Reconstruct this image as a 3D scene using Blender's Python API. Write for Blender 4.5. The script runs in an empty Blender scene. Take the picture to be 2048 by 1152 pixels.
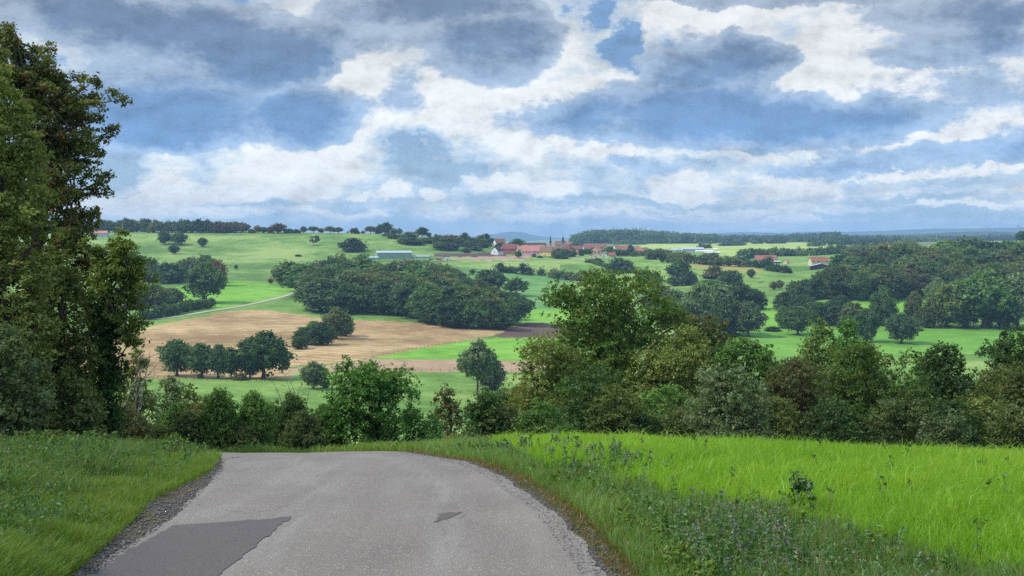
import bpy, math, random
import numpy as np
from mathutils import Vector, Matrix

# ------------------------------------------------------------------ camera
S = bpy.context.scene
COL = S.collection
F, CX, HY = 2600.0, 1024.0, 470.0      # focal length and horizon of the photograph, in its pixels
cd = bpy.data.cameras.new("camera"); cam = bpy.data.objects.new("camera", cd); COL.objects.link(cam)
cd.sensor_width = 36; cd.lens = 36 * F / 2048; cd.shift_y = -(576 - HY) / 2048
cd.clip_start = 0.1; cd.clip_end = 90000
cam.rotation_euler = (math.pi / 2, 0, 0)
S.camera = cam
S.view_settings.view_transform = 'Standard'; S.view_settings.look = 'None'
S.view_settings.exposure = 0.2; S.view_settings.gamma = 1
S.render.engine = 'CYCLES'
cy = S.cycles
cy.max_bounces = 6; cy.diffuse_bounces = 3; cy.glossy_bounces = 2; cy.transmission_bounces = 4
cy.transparent_max_bounces = 4; cy.volume_bounces = 0
cy.use_denoising = False
cy.sample_clamp_indirect = 4

# ------------------------------------------------------------------ sun
SUN_AZ, SUN_EL = math.radians(-104), math.radians(46)   # azimuth from +Y towards +X
sl = bpy.data.lights.new("sun", 'SUN'); sl.energy = 3.2; sl.angle = math.radians(2.5); sl.color = (1, .95, .86)
sun = bpy.data.objects.new("sun", sl); COL.objects.link(sun)
sd = Vector((math.sin(SUN_AZ) * math.cos(SUN_EL), math.cos(SUN_AZ) * math.cos(SUN_EL), math.sin(SUN_EL)))
sun.rotation_euler = sd.to_track_quat('Z', 'Y').to_euler()

# ------------------------------------------------------------------ world: sky texture with broken cloud
class G:
    """tiny helper to wire node trees"""
    def __init__(s, nt): s.nt = nt; s.n = nt.nodes; s.l = nt.links
    def new(s, t, **k):
        n = s.n.new(t)
        for a, b in k.items(): setattr(n, a, b)
        return n
    def put(s, sock, v):
        if v is None: return
        if isinstance(v, bpy.types.NodeSocket): s.l.new(v, sock)
        else: sock.default_value = v
    def m(s, op, a, b=None, c=None, clamp=False):
        n = s.new('ShaderNodeMath', operation=op, use_clamp=clamp)
        for i, v in enumerate((a, b, c)): s.put(n.inputs[i], v)
        return n.outputs[0]
    def vm(s, op, a, b=None, out=0):
        n = s.new('ShaderNodeVectorMath', operation=op)
        s.put(n.inputs[0], a); s.put(n.inputs[1], b)
        return n.outputs[out]
    def noise(s, vec, scale, detail=4, rough=.55, lac=2, dist=0, col=False):
        n = s.new('ShaderNodeTexNoise'); s.put(n.inputs['Vector'], vec)
        n.inputs['Scale'].default_value = scale; n.inputs['Detail'].default_value = detail
        n.inputs['Roughness'].default_value = rough; n.inputs['Lacunarity'].default_value = lac
        n.inputs['Distortion'].default_value = dist
        return n.outputs['Color' if col else 'Fac']
    def ramp(s, fac, stops, interp='LINEAR'):
        n = s.new('ShaderNodeValToRGB'); s.put(n.inputs[0], fac); cr = n.color_ramp; cr.interpolation = interp
        while len(cr.elements) < len(stops): cr.elements.new(.5)
        for e, (p, c) in zip(cr.elements, stops):
            e.position = p; e.color = (c, c, c, 1) if not isinstance(c, (tuple, list)) else tuple(c) + (1,)
        return n.outputs[0]
    def mix(s, fac, a, b, mode='MIX'):
        n = s.new('ShaderNodeMix', data_type='RGBA', blend_type=mode)
        s.put(n.inputs[0], fac)
        for i, v in ((6, a), (7, b)):
            s.put(n.inputs[i], tuple(v) + (1,) if isinstance(v, (tuple, list)) else v)
        return n.outputs[2]
    def comb(s, x, y, z=0.0):
        n = s.new('ShaderNodeCombineXYZ')
        for i, v in enumerate((x, y, z)): s.put(n.inputs[i], v)
        return n.outputs[0]
    def sm(s, v, lo, hi, a=0., b=1.):
        n = s.new('ShaderNodeMapRange', interpolation_type='SMOOTHSTEP')
        for i, q in enumerate((v, lo, hi, a, b)): s.put(n.inputs[i], q)
        return n.outputs[0]

W = bpy.data.worlds.new("World"); S.world = W; W.use_nodes = True
g = G(W.node_tree); g.n.clear()
tc = g.new('ShaderNodeTexCoord').outputs['Generated']
sx = g.new('ShaderNodeSeparateXYZ'); g.l.new(tc, sx.inputs[0]); X, Y, Z = sx.outputs
sky = g.new('ShaderNodeTexSky', sky_type='NISHITA'); sky.sun_disc = False
sky.sun_elevation = SUN_EL; sky.sun_rotation = SUN_AZ; sky.air_density = 1.0; sky.dust_density = .6; sky.ozone_density = 2.0
az = g.m('ARCTAN2', X, Y); el = g.m('ARCSINE', Z)
P = g.comb(az, g.m('MULTIPLY', el, 1.5), 3.7)
# clouds get flatter and smaller towards the horizon
pers = g.m('DIVIDE', 1.0, g.m('ADD', g.m('MAXIMUM', el, 0.0), .07))
PP = g.comb(g.m('MULTIPLY', X, pers), g.m('MULTIPLY', pers, .9), 1.3)
w1 = g.noise(P, 9, 7, .62, 2.1, col=True)
w2 = g.noise(P, 40, 4, .6, 2.1, col=True)
off = g.vm('MULTIPLY', g.vm('SUBTRACT', w1, (.5, .5, .5)), (.075, .042, 0))
off2 = g.vm('MULTIPLY', g.vm('SUBTRACT', w2, (.5, .5, .5)), (.020, .015, 0))
w3 = g.noise(P, 120, 3, .6, 2.1, col=True)
off2 = g.vm('ADD', off2, g.vm('MULTIPLY', g.vm('SUBTRACT', w3, (.5, .5, .5)), (.009, .007, 0)))
AE = g.vm('ADD', g.comb(az, el, 0.0), g.vm('ADD', off, off2))

def ang(px, py):
    a = math.atan((px - CX) / F); e = math.atan((HY - py) / F * math.cos(a)); return a, e
# cloud banks of the sky: centre and half-size as seen in the photo (turned into azimuth and elevation), density
DARK = [
 (300, 30, 300, 60, .8), (400, 85, 250, 62, .9), (540, 118, 110, 52, .9), (600, 140, 55, 28, .6), (150, 10, 120, 40, .5),
 (210, 235, 220, 75, .8), (470, 225, 230, 62, .95), (620, 235, 75, 42, .8), (300, 285, 90, 22, .6),
 (900, 40, 230, 55, .9), (1000, 115, 130, 48, .9), (830, 5, 190, 34, .6), (1080, 60, 60, 50, .5),
 (1430, 115, 130, 62, .85), (1510, 110, 80, 42, .9), (1350, 140, 90, 26, .5),
 (1330, 228, 280, 58, 1.0), (1550, 240, 250, 50, 1.0), (1780, 240, 130, 34, .6), (1150, 235, 70, 34, .5),
 (1900, 105, 150, 24, .8), (1900, 25, 180, 44, 1.0), (1500, -4, 240, 16, .9), (2040, 60, 80, 40, .8), (1990, 170, 90, 60, .3),
 (1310, 335, 110, 16, .6), (1620, 335, 150, 18, .6), (1880, 310, 190, 22, .75), (2050, 300, 60, 40, .5), (1850, 180, 110, 50, .32),
 (815, 205, 40, 40, .45), (820, 140, 50, 20, .3), (700, 60, 70, 60, .25), (500, 400, 60, 5, .3), (200, 170, 90, 40, .2),
]
LIGHT = [
 (720, 150, 130, 90, .9), (860, 215, 160, 60, .8), (640, 40, 110, 60, .8), (1000, 190, 120, 50, .6), (600,160,200,30,.7), (330,155,200,24,.8), (190, 90, 110, 50, .7), (330,110,60,30,.3),
 (1140, 120, 110, 75, .95), (1060, 250, 110, 60, .5), (1220, 175, 110, 24, .8), (1350, 40, 110, 45, .9), (1050, 20, 80, 40, .6),
 (1560, 40, 220, 50, .9), (1690, 120, 100, 80, .9), (1250, 25, 30, 24, .4), (1720, 200, 130, 70, .8), (1870, 230, 170, 60, .7), (1950, 150, 130, 50, .7), (1500, 165, 220, 16, .7),
 (640, 330, 60, 26, .75), (700, 285, 90, 40, .5), (1180, 285, 70, 40, .45), (1020, 300, 50, 40, .5),
 (500, 335, 80, 36, .95), (560, 370, 85, 26, .8), (335, 350, 52, 30, .95), (430, 385, 220, 18, .75), (250, 405, 130, 16, .8),
 (450, 425, 300, 9, .6), (775, 376, 24, 14, 1.0), (722, 384, 18, 6, .9), (852, 383, 28, 9, 1.0), (970, 374, 50, 18, 1.0), (740, 420, 30, 8, .5), (880,424,40,8,.5),
 (1100, 385, 70, 16, .8), (1040, 370, 40, 14, .6), (1380, 370, 60, 26, .9), (1350, 390, 50, 10, .6), (1500, 350, 80, 16, .6), (1560, 372, 90, 14, .7), (1700, 345, 160, 9, .6),
 (1180, 435, 170, 7, .75), (1450, 421, 170, 6, .75), (1540, 455, 26, 4, .8), (1900, 408, 50, 6, .9), (1990, 411, 32, 5, .8), (1980, 336, 60, 6, .8), (1450, 392, 240, 9, .35),
 (1300, 290, 240, 7, .8), (1700, 283, 180, 6, .8), (1400, 308, 260, 8, .45), (1880, 345, 150, 6, .6), (1100, 445, 130, 5, .5), (1600, 440, 120, 4, .5), (1900, 380, 110, 8, .35),
 (600, 300, 100, 14, .5), (1800, 275, 200, 7, .5),
]
HOLES = [(1262, 75, 26, 70, 1.0), (1205, 25, 30, 26, .6), (180, 350, 160, 40, .6), (800, 300, 100, 30, .5), (1228, 110, 26, 26, .6),
         (880, 345, 100, 20, .5), (690, 395, 40, 18, .4), (1640, 400, 330, 9, .4), (1150, 405, 140, 8, .4), (130, 130, 60, 14, .5), (1850, 430, 250, 10, .4)]
def field(L):
    T = None
    for (px, py, rx, ry, w) in L:
        a, e = ang(px, py)
        d = g.vm('MULTIPLY', g.vm('SUBTRACT', AE, (a, e, 0)), (F / rx * .72, F / ry * .72, 0))
        k = g.m('MULTIPLY', g.m('SUBTRACT', 1.0, g.vm('DOT_PRODUCT', d, d, out=1), clamp=True), w)
        T = k if T is None else g.m('ADD', T, k)
    return T
n1 = g.noise(PP, 1.3, 7, .6, 2.1); n2 = g.noise(P, 20, 7, .65, 2.2)
D = field(DARK); Lw = field(LIGHT); H = field(HOLES)
n4 = g.noise(g.comb(az, g.m('MULTIPLY', el, 1.8), 9.1), 9, 8, .60, 2.1)
n5 = g.noise(P, 62, 5, .65, 2.1)
bil = g.m('ABSOLUTE', g.m('SUBTRACT', n4, .5))                      # billowed edges: rounded lumps, sharp creases
D = g.m('ADD', D, g.m('MULTIPLY', g.m('SUBTRACT', n1, .5), .25))
D = g.m('ADD', D, g.m('MULTIPLY', g.m('SUBTRACT', n4, .52), 1.5))
D = g.m('SUBTRACT', D, g.m('MULTIPLY', bil, .7))
D = g.m('ADD', D, g.m('MULTIPLY', g.m('SUBTRACT', n2, .5), .9))
D = g.m('ADD', D, g.m('MULTIPLY', g.m('SUBTRACT', n5, .5), .35))
Lw = g.m('ADD', g.m('SUBTRACT', Lw, H), g.m('MULTIPLY', g.m('SUBTRACT', n1, .48), .8))
Lw = g.m('ADD', Lw, g.m('MULTIPLY', g.m('SUBTRACT', n4, .5), 1.3))
Lw = g.m('ADD', Lw, g.m('MULTIPLY', g.m('SUBTRACT', n2, .5), 2.3))
Lw = g.m('ADD', Lw, g.m('MULTIPLY', g.m('SUBTRACT', n5, .5), 1.0))
Lw = g.m('ADD', Lw, g.m('MULTIPLY', D, .25))
Lw = g.m('ADD', Lw, g.sm(el, .02, .13, .42, .25))
lo = g.sm(el, 0.06, .18)                                            # 0 at the horizon, 1 high
white = g.mix(lo, (.80, .88, .99), (.70, .76, .86))
lightgrey = g.mix(lo, (.66, .78, .92), (.56, .64, .75))
pale = g.mix(lo, (.46, .62, .85), (.42, .54, .74))
dark = g.mix(lo, (.165, .33, .66), (.150, .225, .38))
mid = g.mix(lo, (.35, .53, .84), (.35, .45, .62))
nis = g.mix(1.0, sky.outputs[0], (.055, .07, .10), 'MULTIPLY')
clear = g.mix(.62, nis, g.mix(g.sm(el, 0, .12), (.42, .62, .90), (.20, .36, .66)))
c = g.mix(g.sm(Lw, -.05, .35), clear, pale)
c = g.mix(g.sm(Lw, .25, .75), c, lightgrey)
c = g.mix(g.m('ADD', g.m('MULTIPLY', g.sm(Lw, .62, 1.05), lo), g.m('MULTIPLY', g.sm(Lw, .66, .92), g.m('SUBTRACT', 1.0, lo))), c, white)
c = g.mix(g.sm(D, .12, .48), c, mid)
c = g.mix(g.sm(D, .50, 1.35), c, dark)
# the relief of the billows: lit from the upper left
P2 = g.vm('ADD', P, (-.004, .009, 0))
rel = g.m('SUBTRACT', g.noise(P2, 20, 7, .65, 2.2), n2)
P4 = g.comb(g.m('SUBTRACT', az, .008), g.m('MULTIPLY', g.m('ADD', el, .010), 1.8), 9.1)
rel4 = g.m('SUBTRACT', g.noise(P4, 9, 8, .60, 2.1), n4)
c = g.mix(1.0, c, g.ramp(g.m('ADD', g.m('ADD', g.m('MULTIPLY', rel, 1.2), g.m('MULTIPLY', rel4, 1.5)), .5), [(0.1, .70), (.5, 1.02), (.9, 1.22)]), 'MULTIPLY')
# added fill light: sky above the view is brightened and tinted warm
fill_up = g.sm(el, .24, .55, 1.0, 2.1)
c = g.mix(1.0, c, g.comb(fill_up, g.m('MULTIPLY', fill_up, .945), g.m('MULTIPLY', fill_up, .85)), 'MULTIPLY')
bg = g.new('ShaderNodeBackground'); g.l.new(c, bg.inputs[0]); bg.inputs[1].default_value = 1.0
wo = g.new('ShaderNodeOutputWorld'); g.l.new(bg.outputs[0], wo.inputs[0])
W.cycles.sampling_method = 'MANUAL'; W.cycles.sample_map_resolution = 512

# ------------------------------------------------------------------ helpers
rng = np.random.default_rng(11)
def mesh_np(name, v, faces, mats=(), fattr=None, smooth=False, midx=None):
    """mesh from numpy vertices and a list of face arrays (n,3) / (n,4)"""
    me = bpy.data.meshes.new(name)
    v = np.asarray(v, np.float32)
    fs = [np.asarray(f, np.int32) for f in (faces if isinstance(faces, list) else [faces]) if len(f)]
    me.vertices.add(len(v)); me.vertices.foreach_set('co', v.ravel())
    tot = np.concatenate([np.full(len(f), f.shape[1], np.int32) for f in fs])
    st = np.concatenate([[0], np.cumsum(tot)[:-1]]).astype(np.int32)
    idx = np.concatenate([f.ravel() for f in fs])
    me.loops.add(len(idx)); me.loops.foreach_set('vertex_index', idx)
    me.polygons.add(len(tot)); me.polygons.foreach_set('loop_start', st); me.polygons.foreach_set('loop_total', tot)
    if smooth: me.polygons.foreach_set('use_smooth', np.ones(len(tot), bool))
    if midx is not None: me.polygons.foreach_set('material_index', midx)
    me.update(calc_edges=True)
    for k, a in (fattr or {}).items():
        at = me.attributes.new(k, 'FLOAT', 'FACE'); at.data.foreach_set('value', np.asarray(a, np.float32))
    for m in mats: me.materials.append(m)
    return me
def link(name, data, parent=None, loc=None, rz=0):
    o = bpy.data.objects.new(name, data); COL.objects.link(o)
    if parent is not None: o.parent = parent
    if loc is not None: o.location = loc
    o.rotation_euler[2] = rz
    return o
def tag(o, label=None, cat=None, group=None, kind=None):
    if label: o["label"] = label
    if cat: o["category"] = cat
    if group: o["group"] = group
    if kind: o["kind"] = kind
    return o
def thing(name, label, cat, loc=(0, 0, 0), rz=0, group=None):
    return tag(link(name, None, None, loc, rz), label, cat, group)
def structure(name, me):
    return tag(link(name, me), kind='structure')
def copy_tree(o, parent=None):
    c = o.copy(); COL.objects.link(c)
    if parent is not None: c.parent = parent
    for ch in o.children: copy_tree(ch, c)
    return c
def pchip(x, y, q):
    x = np.asarray(x, float); y = np.asarray(y, float); h = np.diff(x); d = np.diff(y) / h
    m = np.zeros_like(x)
    for i in range(1, len(x) - 1):
        if d[i - 1] * d[i] > 0:
            w1, w2 = 2 * h[i] + h[i - 1], h[i] + 2 * h[i - 1]
            m[i] = (w1 + w2) / (w1 / d[i - 1] + w2 / d[i])
    m[0], m[-1] = d[0], d[-1]
    k = np.clip(np.searchsorted(x, q) - 1, 0, len(x) - 2)
    t = np.clip((q - x[k]) / h[k], 0, 1)
    return ((2*t**3-3*t**2+1)*y[k] + (t**3-2*t**2+t)*h[k]*m[k] + (-2*t**3+3*t**2)*y[k+1] + (t**3-t**2)*h[k]*m[k+1])

# ------------------------------------------------------------------ the lie of the land
# along bearings from the view point: at what height (given as the row of the photo it is seen at) the ground lies at each distance
TY = [2, 3, 6, 8.5, 11.5, 15, 20, 25, 30, 40, 60, 100, 200, 350, 500, 600, 700, 850, 1050, 1350, 1600, 1900, 2600, 4000, 7000, 12000, 45000]
NEAR = {
 -600: [4400, 3000, 1500, 1200, 1045, 960, 905, 884, 876, 880, 900, 915],
 0:    [4450, 3030, 1560, 1165, 1050, 972, 921, 903, 898, 905, 930, 935],
 200:  [4540, 3070, 1720, 1345, 1128, 1003, 929, 906, 902, 912, 935, 942],
 330:  [4550, 3075, 1746, 1372, 1151, 1021, 937, 911, 908, 920, 940, 945],
 600:  [4550, 3075, 1746, 1372, 1153, 1023, 939, 911, 909, 925, 945, 948],
 800:  [4550, 3075, 1746, 1372, 1153, 1023, 938, 909, 904, 915, 935, 940],
 900:  [4550, 3075, 1746, 1372, 1153, 1023, 938, 908, 896, 897, 915, 935],
 1000: [4550, 3075, 1746, 1372, 1153, 1021, 934, 905, 893, 887, 905, 930],
 1200: [4550, 3075, 1740, 1365, 1147, 1014, 930, 903, 890, 883, 900, 928],
 1500: [4500, 3040, 1690, 1320, 1118, 998, 926, 906, 899, 901, 918, 938],
 2048: [4400, 2980, 1640, 1290, 1095, 990, 937, 925, 924, 932, 948, 952],
 2700: [4300, 2900, 1600, 1270, 1085, 990, 943, 932, 932, 942, 955, 958],
}
FARP = {   # 200 350 500 600 700 850 1050 1350 1600 1900 2600 4000 7000 12000 45000
 -600: [900, 868, 805, 757, 705, 655, 605, 548, 508, 463, 485, 492, 488, 482, 473],
 300: [900, 868, 805, 757, 705, 655, 603, 548, 508, 463.5, 485, 492, 488, 482, 473],
 600: [900, 870, 808, 759, 708, 657, 606, 550, 512, 465, 485, 492, 488, 482, 473],
 760: [900, 871, 812, 763, 712, 660, 610, 554, 515, 467, 485, 492, 488, 482, 473],
 850: [900, 872, 815, 767, 716, 664, 614, 557, 515, 472, 490, 498, 492, 484, 474],
 940: [900, 872, 818, 770, 720, 668, 620, 560, 514, 484, 494, 502, 494, 485, 474],
 1060: [900, 872, 820, 773, 725, 675, 624, 562, 517, 500, 499, 503, 494, 485, 474],
 1200: [900, 872, 822, 778, 730, 680, 626, 562, 518, 508, 497, 487, 480, 476.5, 472],
 1400: [900, 872, 822, 780, 735, 684, 624, 562, 526, 512, 498, 486, 480, 476.5, 472],
 1600: [900, 872, 822, 780, 735, 684, 620, 565, 536, 518, 500, 483, 480, 476.5, 472],
 1750: [900, 872, 822, 780, 735, 684, 618, 540, 518, 503, 494, 484, 480, 476.5, 472],
 1900: [900, 872, 822, 780, 735, 684, 618, 528, 504, 492, 490, 483, 480, 476.5, 472],
 2048: [900, 872, 822, 780, 735, 684, 618, 524, 499, 484, 486, 482, 480, 476.5, 472],
 2700: [900, 872, 822, 780, 735, 684, 618, 520, 492, 478, 484, 482, 480, 476.5, 472],
}
TY = np.array(TY, float); LY = np.log(TY)
def col_profile(px):
    def look(D):
        ks = sorted(D); a = np.array([D[k] for k in ks], float)
        return np.array([np.interp(px, ks, a[:, j]) for j in range(a.shape[1])])
    return np.concatenate([look(NEAR), look(FARP)])
GPX = np.linspace(-3200, 5200, 841); GLY = np.linspace(math.log(2), math.log(45000), 900); GY = np.exp(GLY)
TABZ = np.zeros((len(GPX), len(GLY)))
for i, p in enumerate(GPX):
    TABZ[i] = pchip(LY, -(col_profile(p) - HY) / F * TY, GLY)
ker = np.hanning(13)[1:-1]; ker /= ker.sum()                        # soften the joins between bearings
pad = np.pad(TABZ, ((5, 5), (0, 0)), 'edge')
TABZ = np.stack([np.convolve(pad[:, j], ker, 'valid') for j in range(TABZ.shape[1])], 1)
def H(x, y):
    x = np.asarray(x, float); y = np.maximum(np.asarray(y, float), 2.01)
    u = np.clip((CX + F * x / y - GPX[0]) / (GPX[1] - GPX[0]), 0, len(GPX) - 1.001)
    v = np.clip((np.log(y) - GLY[0]) / (GLY[1] - GLY[0]), 0, len(GLY) - 1.001)
    i = u.astype(int); j = v.astype(int); a = u - i; b = v - j
    z = TABZ[i, j]*(1-a)*(1-b) + TABZ[i+1, j]*a*(1-b) + TABZ[i, j+1]*(1-a)*b + TABZ[i+1, j+1]*a*b
    # gentle swells of the open land
    k = np.clip((y - 60) / 400, 0, 1)
    z = z + k * (.8*np.sin(x/63+1.3)*np.sin(y/91) + .5*np.sin(x/27+y/41) + .35*np.sin(y/23-x/55))
    n = np.clip((60 - y) / 30, 0, 1)
    z = z + n * .012 * (np.sin(x*1.3+.4)*np.sin(y*.9) + .5*np.sin(x*3.1+y*2.2))
    return z
def Yat(px, py, y0=75, y1=8000):
    """distance at which the ground is seen at pixel (px, py), beyond y0"""
    ys = np.exp(np.linspace(math.log(y0), math.log(y1), 900)); xs = (px - CX) / F * ys
    r = HY - H(xs, ys) / ys * F
    k = np.nonzero((r[:-1] > py) & (r[1:] <= py))[0]
    if len(k) == 0: return float(ys[np.argmin(np.abs(r - py))])
    k = k[0]; t = (r[k] - py) / (r[k] - r[k + 1])
    return float(ys[k] * (1 - t) + ys[k + 1] * t)
def at(px, Yd, dz=0.0):
    x = (px - CX) / F * Yd
    return Vector((x, Yd, float(H(x, Yd)) + dz))
def hit(px, py, y0=75, y1=8000):
    return at(px, Yat(px, py, y0, y1))
def inpoly(x, y, poly):
    x = np.asarray(x); y = np.asarray(y); r = np.zeros(x.shape, bool); n = len(poly)
    for i in range(n):
        x1, y1 = poly[i][:2]; x2, y2 = poly[(i + 1) % n][:2]
        c = ((y1 > y) != (y2 > y))
        with np.errstate(divide='ignore', invalid='ignore'):
            r ^= c & (x < (x2 - x1) * (y - y1) / (y2 - y1 + 1e-12) + x1)
    return r

# ------------------------------------------------------------------ materials
def material(name):
    m = bpy.data.materials.new(name); m.use_nodes = True; q = G(m.node_tree)
    for n in list(q.n):
        if n.type != 'OUTPUT_MATERIAL' and n.type != 'BSDF_PRINCIPLED': q.n.remove(n)
    b = q.n.get('Principled BSDF'); b.inputs['Specular IOR Level'].default_value = .2; b.inputs['Roughness'].default_value = .9
    return m, q, b
def pos(q): return q.new('ShaderNodeNewGeometry').outputs['Position']
def field_mat(name, cols, s1=.012, s2=.12, s3=.9, contrast=1.0, rows=None, rowamt=.3, fleck=None, rough=.95):
    """farmland: three colours mixed by large, middle and small noise; rows = (angle, spacing) of the drill lines"""
    m, q, b = material(name); p = pos(q)
    b.inputs['Specular IOR Level'].default_value = .05
    n = q.m('ADD', q.m('ADD', q.m('MULTIPLY', q.noise(p, s1, 4, .6), .45), q.m('MULTIPLY', q.noise(p, s2, 5, .65), .33)), q.m('MULTIPLY', q.noise(p, s3, 5, .7), .22))
    n = q.m('ADD', q.m('MULTIPLY', q.m('SUBTRACT', n, .5), 2.6 * contrast), .5)
    c = q.ramp(n, [(0.1, cols[0]), (.5, cols[1]), (.9, cols[2])])
    if rows:
        a, sp = rows
        pr = q.vm('DOT_PRODUCT', q.vm('ADD', p, q.vm('MULTIPLY', q.noise(p, .02, 2, .5, col=True), (6, 6, 0))), (math.cos(a), math.sin(a), 0), out=1)
        w = q.m('SINE', q.m('MULTIPLY', pr, 2 * math.pi / sp))
        w = q.sm(q.m('MULTIPLY', w, q.noise(p, .05, 3, .6)), .1, .6)
        c = q.mix(q.m('MULTIPLY', w, rowamt), c, cols[3])
    if fleck:
        f = q.sm(q.noise(p, fleck[0], 4, .75), fleck[1], fleck[1] + .1)
        c = q.mix(q.m('MULTIPLY', f, fleck[3]), c, fleck[2])
    q.l.new(c, b.inputs['Base Color']); b.inputs['Roughness'].default_value = rough
    return m
M = {}
M['meadow'] = field_mat('meadow_grass', [(0.084, 0.159, 0.032), (0.151, 0.262, 0.057), (0.263, 0.348, 0.097)], s1=.006, s2=.035, s3=.3, contrast=1.9, fleck=(.09, .58, (0.246, 0.256, 0.092), .6))
M['hill'] = field_mat('hill_pasture_grass', [(0.090, 0.165, 0.039), (0.162, 0.262, 0.064), (0.280, 0.348, 0.106)], s1=.005, s2=.03, s3=.22, contrast=2.0, fleck=(.03, .56, (0.269, 0.287, 0.101), .7))
M['bright'] = field_mat('young_grass', [(0.112, 0.250, 0.032), (0.168, 0.348, 0.046), (0.246, 0.415, 0.074)], s1=.01, s2=.08, s3=.8, contrast=1.4)
M['bright2'] = field_mat('sown_grass', [(0.095, 0.220, 0.032), (0.140, 0.305, 0.046), (0.213, 0.354, 0.069), (0.090, 0.195, 0.032)], s1=.008, s2=.06, s3=.7, contrast=1.5, rows=(1.45, 7), rowamt=.4)
M['blue'] = field_mat('cool_green_meadow_grass', [(0.090, 0.189, 0.057), (0.134, 0.268, 0.078), (0.202, 0.323, 0.097)], s1=.008, s2=.05, s3=.4, contrast=1.7)
M['stubble'] = field_mat('stubble_straw', [(0.246, 0.154, 0.076), (0.396, 0.260, 0.130), (0.528, 0.370, 0.197), (0.211, 0.158, 0.063)], s1=.012, s2=.07, s3=.5, contrast=2.1, rows=(1.15, 9), rowamt=.6, fleck=(.03, .55, (0.264, 0.255, 0.092), .75))
M['stubble2'] = field_mat('pale_red_stubble_straw', [(0.255, 0.170, 0.101), (0.365, 0.248, 0.151), (0.459, 0.331, 0.202), (0.221, 0.165, 0.092)], s1=.012, s2=.1, s3=.7, contrast=1.4, rows=(1.5, 6), rowamt=.35)
M['plough'] = field_mat('ploughed_earth', [(.085, .055, .042), (.145, .095, .075), (.20, .14, .11), (.07, .045, .035)], s1=.02, s2=.15, s3=1.0, rows=(1.0, 5), rowamt=.5)
M['plough2'] = field_mat('dark_ploughed_earth', [(.075, .045, .045), (.11, .068, .062), (.15, .10, .085), (.06, .04, .035)], s1=.02, s2=.15, s3=1.0, rows=(1.55, 6), rowamt=.4)
M['maize'] = field_mat('ripe_crop', [(0.176, 0.162, 0.047), (0.284, 0.257, 0.074), (0.365, 0.324, 0.115)], s1=.01, s2=.08, s3=.7)
M['yellow'] = field_mat('yellowing_grass', [(0.216, 0.270, 0.068), (0.351, 0.432, 0.115), (0.486, 0.540, 0.176)], s1=.003, s2=.02, s3=.2, contrast=1.0)
M['tan'] = field_mat('pale_stubble', [(0.324, 0.284, 0.135), (0.513, 0.432, 0.230), (0.648, 0.567, 0.324)], s1=.003, s2=.02, s3=.2)
M['nearsoil'] = field_mat('grass_thatch', [(.022, .030, .010), (.040, .060, .016), (.075, .085, .030)], s1=.2, s2=2, s3=14, contrast=1.1)
M['far'] = field_mat('distant_land', [(0.074, 0.135, 0.047), (0.176, 0.230, 0.074), (0.351, 0.351, 0.162)], s1=.0016, s2=.006, s3=.02, contrast=1.9)

# ------------------------------------------------------------------ road outline (world metres)
RL = [(-1.9, 2.2), (-2.2, 4), (-2.55, 6), (-2.95, 8), (-3.36, 10), (-3.60, 11.5), (-3.71, 12.8), (-3.78, 14.6), (-3.98, 16.6), (-4.25, 18.6), (-4.57, 20.5), (-5.05, 22.5), (-5.74, 24.5), (-7.1, 26.8), (-9.4, 28.8), (-12.5, 30.2), (-17, 31.2)]
RR = [(1.1, 2.2), (1.05, 4), (1.0, 6), (.93, 8), (.86, 10), (.80, 11.5), (.68, 12.8), (.46, 14.6), (.12, 16.6), (-.20, 18.6), (-.62, 20.5), (-1.18, 22.6), (-1.9, 25.0), (-3.1, 28.3), (-5.2, 31.6), (-8.6, 34.2), (-13.5, 36)]
def resample(pl, n):
    pl = np.array(pl, float); t = np.arange(len(pl)); q = np.linspace(0, len(pl) - 1, n)
    return np.stack([pchip(t, pl[:, 0], q), pchip(t, pl[:, 1], q)], 1)
RLs, RRs = resample(RL, 240), resample(RR, 240)
ROAD = [tuple(p) for p in RLs[::3]] + [tuple(p) for p in RRs[::-1][::3]]

# ------------------------------------------------------------------ the ground sheet, split into its fields
gpx = np.concatenate([np.arange(-3000, -240, 60), np.arange(-240, 2300, 4), np.arange(2300, 5100, 60)]).astype(float)
gy = np.concatenate([np.exp(np.arange(math.log(2.2), math.log(440), .0105)), np.exp(np.arange(math.log(440) + .003, math.log(1150), .0042)), np.exp(np.arange(math.log(1150) + .003, math.log(3200), .008)), np.exp(np.arange(math.log(3200) + .02, math.log(23500), .03))])
PXg, YYg = np.meshgrid(gpx, gy, indexing='ij'); XXg = (PXg - CX) / F * YYg
ZZg = H(XXg, YYg)
Vg = np.stack([XXg, YYg, ZZg], -1).reshape(-1, 3)
ni, nj = len(gpx), len(gy)
I, J = np.meshgrid(np.arange(ni - 1), np.arange(nj - 1), indexing='ij')
Q = np.stack([I*nj+J, (I+1)*nj+J, (I+1)*nj+J+1, I*nj+J+1], -1).reshape(-1, 4)
Cf = Vg[Q].mean(1)
fx, fy = Cf[:, 0], Cf[:, 1]; fpx = CX + F * fx / fy; fpy = HY - F * Cf[:, 2] / fy
wob = 1.2 * np.sin(fpx * .21) + .8 * np.sin(fpx * .083 + 1)
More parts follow.
